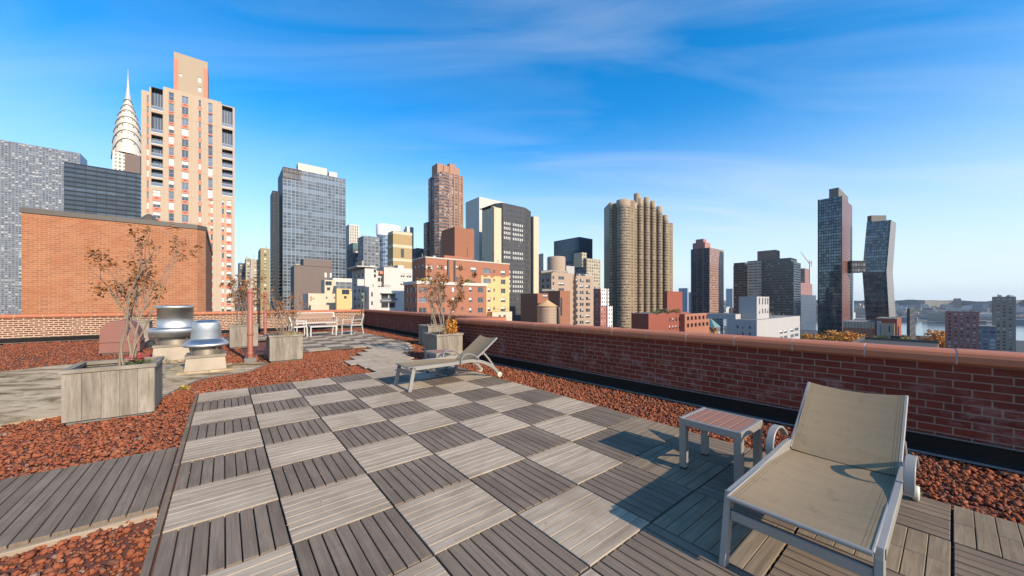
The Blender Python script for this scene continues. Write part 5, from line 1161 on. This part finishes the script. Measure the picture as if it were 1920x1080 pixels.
b = simple('striped_building', 'pink and white brick apartment block left of the round bayed tower', 1107, 1127.5, 541, 262, W_['pink'], depth=16, auto=(3.2, 2.95, .42, .5))
b.block('white_wing', b.u(1126, 1), b.u(1142, 1), 1, 15, 0, b.z(1126, 541, 1), (M['f_whitegrid'], M['f_whitegrid'])); b.block('low_wing', b.u(1126, -5), b.u(1138, -5), -5, .9, 0, b.z(1126, 575, -5), (M['f_pink'], M['f_pink'])); b.block('low_wing', b.u(1138.3, -5), b.u(1148.5, -5), -5, .9, 0, b.z(1138, 574, -5), (M['f_whitegrid'], M['f_whitegrid'])); 
m = MB(); m.box(b.u(1138, -5.4), b.u(1138.8, -5.4), -5.6, -5.1, 0, b.z(1138, 541, -5)); m.build('chimney', M['steeldark'], b.root)
# ---- round bayed tower
Yc = 390; t = thing('bayed_tower', 'huge tan tower of bundled round bays stepping down to the right', 'tower', ((1208-960)/F*Yc, Yc, GROUND), 0); px = Yc/F; z = lambda y: H+(Y0-y)*px-GROUND; X = lambda x: (x-1200)*px
def cyl(xa, xb, yt, dy, mat=M['f_corin'], yb=None, name='round_bay', capm=M['corin_cap'] if 'corin_cap' in M else None):
    m = MB(); r = (xb-xa)/2*px; zb = 0 if yb is None else z(yb); cap = z(yt)-7; m.lathe([(r, zb), (r, cap if yb is None else z(yt))], 28, (X((xa+xb)/2), dy), 0)
    if yb is None: m.lathe([(r*1.01, cap), (r*1.01, z(yt)), (0, z(yt))], 28, (X((xa+xb)/2), dy), 1)
    else: m.lathe([(r, z(yt)), (0, z(yt))], 28, (X((xa+xb)/2), dy), 1)
    m.build(name, [mat, M['beige_dark']], t)
M['beige_dark'] = plain('tan_bay_cap', (.36, .275, .18), .85, 0, .1, .1)
for (xa, xb, yt, dy) in ((1146, 1172, 377, -2), (1176, 1187, 380, 2), (1185, 1199, 370.5, 3), (1198.5, 1214, 367.5, 6), (1213.5, 1227, 373, 9), (1226.5, 1242.5, 382, 12), (1242, 1257, 397, 16)): cyl(xa+(xb-xa)*(.30 if xa > 1180 else .05), xb, yt, dy)
cyl(1183.5, 1195.5, 361, 5, M['beige_dark'], 384, 'tank_drum')
m = MB()
def bx(xa, xb, yt, y0, y1, mi): 
    mm = MB(); mm.box(X(xa), X(xb), y0, y1, 0, z(yt)); o = mm.build('flat_bay', [M['f_corinflat']], t)
bx(1168, 1179, 378.5, -6, 20, 0); bx(1136, 1150, 379, 4, 26, 0); bx(1178.5, 1200, 375, 9, 30, 0); bx(1200, 1214.5, 369, 13, 34, 0); bx(1214.5, 1227.5, 374.5, 16, 36, 0); bx(1227.5, 1243, 383.5, 20, 38, 0); bx(1243, 1256, 399, 24, 42, 0); bx(1255, 1265.5, 412, 15, 36, 0)
cyl(1137, 1143.5, 378, 4)
# ---- right of it
b = Bld('red_brick_building', 'bright red brick building with a tall plain block and planted terraces', 1251, 1279.5, 546, 215, xl=1245, depth=10)
b.body((M['brightred'], M['brightred']))
w_ = -10; b.block('terrace_block', b.u(1216, w_), b.u(1293, w_), w_, -.03, 0, b.z(1216, 588, w_), (M['brightred'], M['brightred']), b.grid(spans(1253, 1283, 5, .42), [(596, 603), (610, 617)], 1262, 'dark half', w_)); b.clutter(b.u(1250, w_), b.u(1282, w_), w_+5, -1, b.z(1216, 588, w_), 6, 21)
w_ = -13; rw = [(593, 600), (606, 613)]; b.block('front_block', b.u(1284, w_), b.u(1330, w_), w_, -.03 if False else -10.03, 0, b.z(1284, 589, w_), (M['red'], M['red']), b.grid([(1288+k*7.2, 1292+k*7.2) for k in range(6)], rw, 1300, 'dark', w_, .8))
b.finish(M['wframe_dark'])
b.block('step', b.u(1240, -3), b.u(1258, -3), -6, -.04, b.z(1216, 588, -10), b.z(1245, 580, -6), (M['brightred'], M['brightred']))
q = b.P+b.a*b.u(1240, -10)+b.nb*-10.6
for k, x in enumerate((1232, 1252, 1270)):
    q = b.P+b.a*b.u(x, -10)+b.nb*-9; clump('terrace_shrub', ['leftmost dark hedge plant on the bright red brick terrace', 'middle dark hedge plant on the bright red brick terrace, under the tall plain block', 'rightmost dark hedge plant on the bright red brick terrace'][k], 'shrub', (q.x, q.y), b.z(1216, 588, -10)+GROUND, 3.0, 2.2, 150, M['leaf_green'], .7, 60+k)
b = Bld('dark_tower', 'dark striped residential tower with a pink notched top, right of the round bayed tower', 1331, 1357, 464, 470, xl=1296, cat='tower'); b.body((M['f_tower21b'], M['f_tower21']))
rp = plain('pink_tower_top', (.40, .19, .15), .85, 0, .1, .1); b.block('crown', -.5, b.u(1341), 6, 22, b.zt, b.zt+8, (rp, rp)); b.block('crown', 2, b.u(1338), 9, 19, b.zt+8.02, b.zt+13, (rp, rp))
m = MB()
for q in (.15, b.D*.33, b.D*.66, b.D-.6): m.box(-.5, -.003, q, q+.9, 0, b.zt, 0)
m.build('pier', M['f_tower21b'], b.root)
simple('low_building', 'small grey building with a teal pointed roof under the dark striped tower', 1336, 1358, 597, 330, M['f_bluegrey'], depth=14)
m = MB(); t = thing('teal_roof_house', 'small house with a pointed teal roof below the dark striped tower', 'house', ((1332-960)/F*325, 325, GROUND), TH); m.box(-6, 6, -6, 6, 0, 28); m.build('wall', M['f_bluegrey'], t); m = MB()
for i in range(4): c = [(-6.4, -6.4), (6.4, -6.4), (6.4, 6.4), (-6.4, 6.4)]; m.face([(*c[i], 28.02), (*c[(i+1) % 4], 28.02), (0, 0, 36)])
m.build('roof', plain('teal_roof', (.12, .24, .23), .7), t)
b = Bld('wide_tower', 'wide dark brown office tower with a flat brown block on its roof', 1488, 1501.5, 490.5, 430, xl=1375, cat='tower'); b.body((plain('x', (.1, .1, .1)) if False else M['f_bluegrey'], M['f_wide']))
ws = sorted((b.w(1402), b.w(1429))); b.block('middle_bay', -2, -.05, ws[0], ws[1], 0, b.zt+4.5, (M['f_wide'], M['f_oldtan'])); ws = sorted((b.w(1429), b.w(1483))); b.block('upper_step', -.06, b.L*.8, ws[0], ws[1], b.zt, b.zl(1470, 484), (M['f_wide'], M['f_wide']))
ws = sorted((b.w(1375.5), b.w(1396))); b.block('upper_step', .5, b.L*.8, ws[0], ws[1], b.zt+.01, b.zl(1380, 493), (M['f_wide'], M['f_wide'])); ws = sorted((b.w(1419), b.w(1453))); bp = plain('brown_roof_block', (.24, .17, .13), .8, 0, .1, .1); b.block('penthouse', 2, 20, ws[0], ws[1], b.zt, b.zl(1430, 470), (bp, bp))
b = Bld('grey_building', 'pale grey white building with a tall stair block just over the near parapet', 1419, 1500, 599, 150, xl=1363, depth=20)
b.block('wall', 0, b.L, 0, b.D, 0, b.z(1419, 600), (M['greywhite'], M['greywhite']), b.grid([(1462, 1468), (1470, 1476), (1482, 1488), (1490, 1497)], [(617, 623), (628, 634)], 1480, 'half lite'), b.lgrid([(1404, 1408), (1381, 1385), (1391, 1394)], [(611, 617), (624, 630)], 1406, 'dark half')) 
b.block('stair_block', b.u(1419, 2), b.u(1442, 2), 2, 2+b.w(1387, b.u(1419, 2))-b.w(1419, b.u(1419, 2)) if False else 9, b.z(1419, 600)-.4, b.z(1419, 556, 2), (M['greywhite'], M['greywhite']), b.grid([(1423, 1425), (1429, 1431), (1434, 1436), (1438.5, 1440.5)], [(559, 571), (579, 588)], 1430, 'half dark', 2))
b.block('setback', b.u(1437, 4), b.u(1486, 4), 4, 14, b.z(1419, 600)-.3, b.z(1437, 597, 4), (M['greywhite'], M['white']), b.grid([(1455, 1461), (1466, 1472), (1476, 1482)], [(599, 605)], 1460, 'lite', 4)); b.clutter(1, b.L-1, 1, 20, b.z(1419, 600), 9, 14); b.clutter(b.u(1440, 4), b.u(1480, 4), 5, 13, b.z(1437, 597, 4), 4, 15); b.block('parapet_step', b.u(1445), b.L-.05, .05, 2.5, b.z(1419, 600)+.01, b.z(1445, 606)+1.2, (M['greywhite'], M['greywhite'])); b.block('left_block', b.u(1419)+.01, b.u(1437), 8, 20, b.z(1419, 600)+.01, b.z(1419, 600)+2.2, (M['greywhite'], M['greywhite'])); b.finish()
# tower under construction and its crane
b = Bld('unfinished_tower', 'reddish unfinished tower with a glazed lower part beside the first copper tower', 1509, 1518, 503, 900, xl=1501, cat='tower'); b.body((M['f_constr'], M['f_constr'])); b.block('lower_step', b.u(1501, -10), b.u(1523, -10), -10, 20, 0, b.z(1510, 531, -10), (M['f_constr'], M['f_constr2'])); b.block('glazed_base', b.u(1501, -14), b.u(1530, -14), -14, 10, 0, b.z(1510, 553, -14), (M['f_constr2'], M['f_constr2']))
Yc = 900; px = Yc/F; t = thing('tower_crane', 'thin red and white tower crane on the unfinished tower', 'crane', ((1518-960)*px, Yc, GROUND), 0); zc = lambda y: H+(Y0-y)*px-GROUND
m = MB(); m.tube([(0, 0, zc(535)), (0, 0, zc(488))], 1.1, 4); m.build('mast', M['crane'], t); m = MB(); m.tube([(0, 0, zc(495)), (-17*px, 0, zc(472))], [1.0, .6], 4); m.build('jib', M['crane'], t); m = MB(); m.tube([(0, 0, zc(495)), (4*px, 0, zc(490)), (3*px, 0, zc(500))], 1.2, 4); m.build('counterweight', M['white'], t)
# ---- copper towers with sky bridge
b = Bld('copper_tower', 'taller dark glass tower with a copper coloured side, joined to its twin by a bridge', 1578, 1598, 367.5, 400, xl=1534, cat='tower'); b.body((M['f_copperside'], M['f_copper']))
gp = plain('grey_plant_house', (.16, .145, .13), .8, 0, .1, .1); ws = sorted((b.w(1556, 4), b.w(1584, 4))); b.block('penthouse', 3, b.L-5, 3, b.D*.55, b.zt, b.zt+11, (gp, gp))
m = MB(); e = .5
for q in (0, b.D): m.box(-.35, .35, q-.35, q+.35, 0, b.zt+.5)
m.build('edge_frame', M['dark'], b.root)
Yb = 415; px = Yb/F; t = thing('copper_tower', 'shorter bent dark glass tower leaning away at mid height, right of the bridge', 'tower', ((1650-960)*px, Yb, GROUND), 0); z = lambda y: H+(Y0-y)*px-GROUND; X = lambda x: (x-1650)*px
XX = lambda x, d: (x-960)/F*(Yb+d)-(1650-960)*px
ring = lambda y, x0, x1, x2, g=None: [(XX(x0, 9), 9, z(y) if g is None else g), (XX(x1, -2), -2, z(y) if g is None else g), (XX(x2, 14), 14, z(y) if g is None else g), (XX(x0+9, 25), 25, z(y) if g is None else g)]
lv = [ring(620, 1625.5, 1668, 1681.5), ring(509, 1617.5, 1661.5, 1674), ring(413, 1626, 1670, 1680.5)]
lv[0] = [(p[0], p[1], 0) if False else p for p in lv[0]]; base = ring(0, 1633, 1675, 1689, 0)
m = MB(); allr = [base]+lv
for k in range(3):
    for i in range(4):
        p = [allr[k][i], allr[k][(i+1) % 4], allr[k+1][(i+1) % 4], allr[k+1][i]]; ln = (Vector(p[1])-Vector(p[0])).length; n0 = 3.0*round(ln/3.0)
        m.face(p, 0 if i in (0, 2) else 1, [(0, p[0][2]), (n0, p[1][2]), (n0, p[2][2]), (0, p[3][2])])
m.face(lv[2], 2); m.build('wall', [M['f_copper'], M['f_coppergrey'], M['roofing']], t)
m = MB(); 
for i in (0, 1): m.tube([Vector(allr[k][i]) for k in range(4)], .45, 4)
m.build('edge_frame', M['dark'], t)
m = MB(); m.box(XX(1634, 7), XX(1662, 7), 7, 12, z(412.5), z(401)); m.build('penthouse', [gp], t); m = MB(); m.box(XX(1597, 4), XX(1624, 4), 4, 14, z(510), z(488)); m.build('sky_bridge', [facade('bridge_wall', (.03, .032, .036), (.05, .06, .07), (.22, .23, .24), 3.2, 6.5, (.2, .8), (.3, .7), 0)], t)
b = Bld('low_tan_building', 'low ribbed tan building with an orange brick end below the copper towers', 1682, 1690, 597.5, 320, xl=1580)
wm = b.w(1641); zc, zb_ = b.zl(1600, 603), b.zl(1600, 614.5)
b.block('brick_base', .03, b.L-.5, wm+.02, b.D, 0, zb_-.02, (M['red'], M['red'])); b.block('ribbed_wall', 0, b.L-.5, wm+.01, b.D+.05, zb_, zc, (M['f_low'], M['f_low']), roof=M['roofing']); b.block('orange_block', 0, b.L, 0, wm, 0, b.zt, (M['brightred'], M['brightred']))
wt = sorted((b.w(1652, -3), b.w(1677, -3))); b.block('tan_block', -3, -.02, wt[0], wt[1], 0, b.zl(1665, 606.5, -3), (M['tan2'], M['tan2']), wl=b.lgrid([(1666, 1669)], [(611, 623)], 1667, 'dark', -3)); wt = sorted((b.w(1644, -2), b.w(1651.5, -2))); b.block('stair_tower', -2, -.02, wt[0], wt[1], 0, b.zl(1648, 602, -2), (M['greywhite'], M['greywhite']))
b.clutter(1, b.L-1, 1, wm-2, b.zt, 5, 44); b.finish(M['wframe_dark'])
b = Bld('roof_garden_building', 'dark low building with a roof garden at the right, just over the parapet', 1760, 1790, 644.3, 93.9, xl=1619); b.body((M['redpent'], M['redpent']), roof=plain('dark_roof_boards', (.055, .045, .04), .9)); z0 = b.zt
m = MB(); m.box(.0, .35, .0, b.D, z0+.003, z0+.7); m.box(.36, b.L, b.D-.35, b.D, z0+.003, z0+.7); m.build('roof_edging', M['steeldark'], b.root)
m = MB(); m.box(2.5, 4.5, b.w(1700), b.w(1668), z0+.003, z0+1.3); m.build('planting_bed', M['dark'], b.root)
for k, (x, r_, lb) in enumerate(((1657, 1.3, 'round dark green bush on the dark roof garden'), (1697, 1.1, 'light green bush near the right end of the dark roof garden'), (1645, 1.8, 'low yellowing planting on the left end of the dark roof garden'))):
    q = b.P+b.a*(2.0 if k < 2 else 3.4)+b.nb*b.w(x, 2.0); clump('roof_bush', lb, 'bush', (q.x, q.y), GROUND+z0, r_, 1.7 if k < 2 else .9, 320, M['leaf_green'] if k == 0 else M['leaf_yellow'], .30, 40+k)
b = Bld('dark_house', 'dark narrow rooftop block at the right behind the roof garden', 1706, 1717, 608, 200, xl=1700, depth=12); b.body((M['f_black'], M['f_black'])); b.block('upper', .3, b.L*.8, .05, b.D-.05, b.zt, b.zt+9, (M['f_black'], M['f_black']))
# ---- plain blocks continuing the view to the right and far distance
b = simple('apartment_building', 'brick apartment block beyond the right end of the parapet, behind the roof garden', 1836, 1840, 584, 290, W_['pink'], xl=1772, auto=(3.2, 3.0, .45, .5)); b.clutter(0, b.L, 0, b.D, b.zt, 5, 31)
b = simple('apartment_building', 'tan apartment slab furthest right beyond the parapet', 1905, 1909, 556, 320, W_['old'], xl=1862, auto=(3.2, 3.0, .5, .5)); b.clutter(0, b.L, 0, b.D, b.zt, 5, 32)
simple('low_building', 'low grey block between the brick block and the tan slab at the far right', 1868, 1872, 612, 260, M['f_bluegrey'], xl=1836)
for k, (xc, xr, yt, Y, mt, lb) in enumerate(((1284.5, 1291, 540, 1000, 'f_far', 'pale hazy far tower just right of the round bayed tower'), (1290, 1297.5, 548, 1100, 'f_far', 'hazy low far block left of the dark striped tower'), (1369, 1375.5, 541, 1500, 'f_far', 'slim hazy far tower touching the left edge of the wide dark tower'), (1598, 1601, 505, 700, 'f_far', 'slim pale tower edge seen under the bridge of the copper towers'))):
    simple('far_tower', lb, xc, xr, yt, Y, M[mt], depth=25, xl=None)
# ---- far side of the river: an uncountable spread of low buildings, and a low ridge
m = MB(); rng = random.Random(77)
for k in range(2200):
    a = 1345+rng.random()**1.5*3300; bb = rng.uniform(-1800, 3000); x, y = AB(a, bb)
    if y < 400: continue
    h = rng.choice((6, 8, 9, 10, 12, 16, 22)) * (1 if rng.random() < .95 else 2.2) * (1+(a-1345)/5000); w, d = rng.uniform(14, 60), rng.uniform(12, 40); i = rng.randrange(4); z0 = GROUND+.8
    c = [AB(a-d/2, bb-w/2), AB(a+d/2, bb-w/2), AB(a+d/2, bb+w/2), AB(a-d/2, bb+w/2)]
    for j in range(4): p, q = c[j], c[(j+1) % 4]; m.face([(*p, z0), (*q, z0), (*q, z0+h), (*p, z0+h)], i)
    m.face([(*p, z0+h) for p in c], i)
tag(m.build('far_city', [plain('far_brick', (.30, .20, .16), .9), plain('far_pale', (.46, .44, .41), .9), plain('far_grey', (.26, .27, .28), .9), plain('far_tan', (.42, .35, .27), .9)]), 'low hazy spread of buildings on the far river bank', 'distant city', kind='stuff')
m = MB(); n = 260; pr = [AB(4300+200*math.sin(i*.7), -3500+i*9000/n) for i in range(n+1)]
for i in range(n): p, q = pr[i], pr[i+1]; h0, h1 = [GROUND+58+14*mnoise.noise(Vector((j*.21, 2, 0)))+7*mnoise.noise(Vector((j*.9, 5, 0))) for j in (i, i+1)]; p2, q2 = AB(5600, -3500+i*9000/n), AB(5600, -3500+(i+1)*9000/n); m.face([(*p, GROUND), (*q, GROUND), (*q, h1), (*p, h0)]); m.face([(*p, h0), (*q, h1), (*q2, GROUND), (*p2, GROUND)])
tag(m.build('hills', plain('far_ridge', (.15, .14, .115), .95, 0, .55, .012)), None, kind='structure')
# low roofs filling the streets between the named buildings, hidden behind the parapet except as a mass
# ---- park trees in autumn colour
def park_tree(label, x, yt, Y, r, seed, hgt=None):
    rng = random.Random(seed); px = Y/F; zt = H+(Y0-yt)*px-GROUND; t = thing('autumn_tree', label, 'tree', ((x-960)*px, Y, GROUND), rng.uniform(0, 6), 'autumn trees below the copper towers'); h = zt
    m = MB(); m.tube([(0, 0, 0), (.2, 0, h*.35), (0, .2, h*.6)], [.45, .35, .2], 7)
    for k in range(6): a = k*1.05+rng.random(); m.tube([(0, 0, h*.35+k*.3), (r*.4*math.cos(a), r*.4*math.sin(a), h*.55), (r*.75*math.cos(a), r*.75*math.sin(a), h*.75)], [.2, .12, .05], 5)
    m.build('trunk', M['bark'], t); m = MB()
    cl = []
    for k in range(34):
        d = Vector((rng.gauss(0, 1), rng.gauss(0, 1), rng.gauss(0, 1))).normalized()*rng.random()**.4; cl.append(Vector((d.x*r, d.y*r, h*.62+d.z*h*.36)))
    for c in cl:
        for _ in range(46):
            p = c+Vector((rng.gauss(0, .9), rng.gauss(0, .9), rng.gauss(0, .7))); leafquad(m, p, 1.5, 0, rng)
    m.build('crown', M['park'], t)
for k, (x, yt, Y, r, lb) in enumerate(((1512, 626, 300, 6, 'orange tree at the left end of the park row'), (1530, 623, 290, 6, 'orange tree second in the park row, under the dark corner of the taller copper tower'), (1549, 617.5, 285, 7, 'tallest orange tree, directly under the taller copper tower'), (1570, 622, 280, 6.5, 'orange tree right of the tallest in the park row'), (1590, 619, 285, 7, 'orange tree below the left end of the ribbed tan building'), (1610, 623, 290, 6.5, 'orange tree at the right end of the park row by the roof garden'), (1537, 629, 255, 5.5, 'front orange tree low between the second and third of the park row'), (1580, 629, 250, 5.5, 'front orange tree low in the right half of the park row'), (1329, 615, 260, 4.5, 'small orange tree under the pointed teal roof'), (1341, 618, 250, 3.5, 'small orange tree left of the pale grey building'), (1745, 618, 330, 7, 'orange tree beyond the roof garden near the right end'), (1768, 621, 320, 7, 'orange tree below the brick apartment block at the right'))): park_tree(lb, x, yt-2, Y, r*1.15, 200+k)
# ---- the air
m = MB(); m.box(-9300, 9300, -3300, 9300, GROUND-1.5, 185)
hz_ = bpy.data.materials.new('haze_air'); hz_.use_nodes = True; hz_.node_tree.nodes.clear()
_v = hz_.node_tree.nodes.new('ShaderNodeVolumePrincipled'); _o = hz_.node_tree.nodes.new('ShaderNodeOutputMaterial'); hz_.node_tree.links.new(_v.outputs[0], _o.inputs['Volume'])
_v.inputs['Color'].default_value = (.80, .88, 1, 1); _v.inputs['Density'].default_value = .000045; _v.inputs['Anisotropy'].default_value = .3
tag(m.build('haze', hz_), None, kind='stuff')
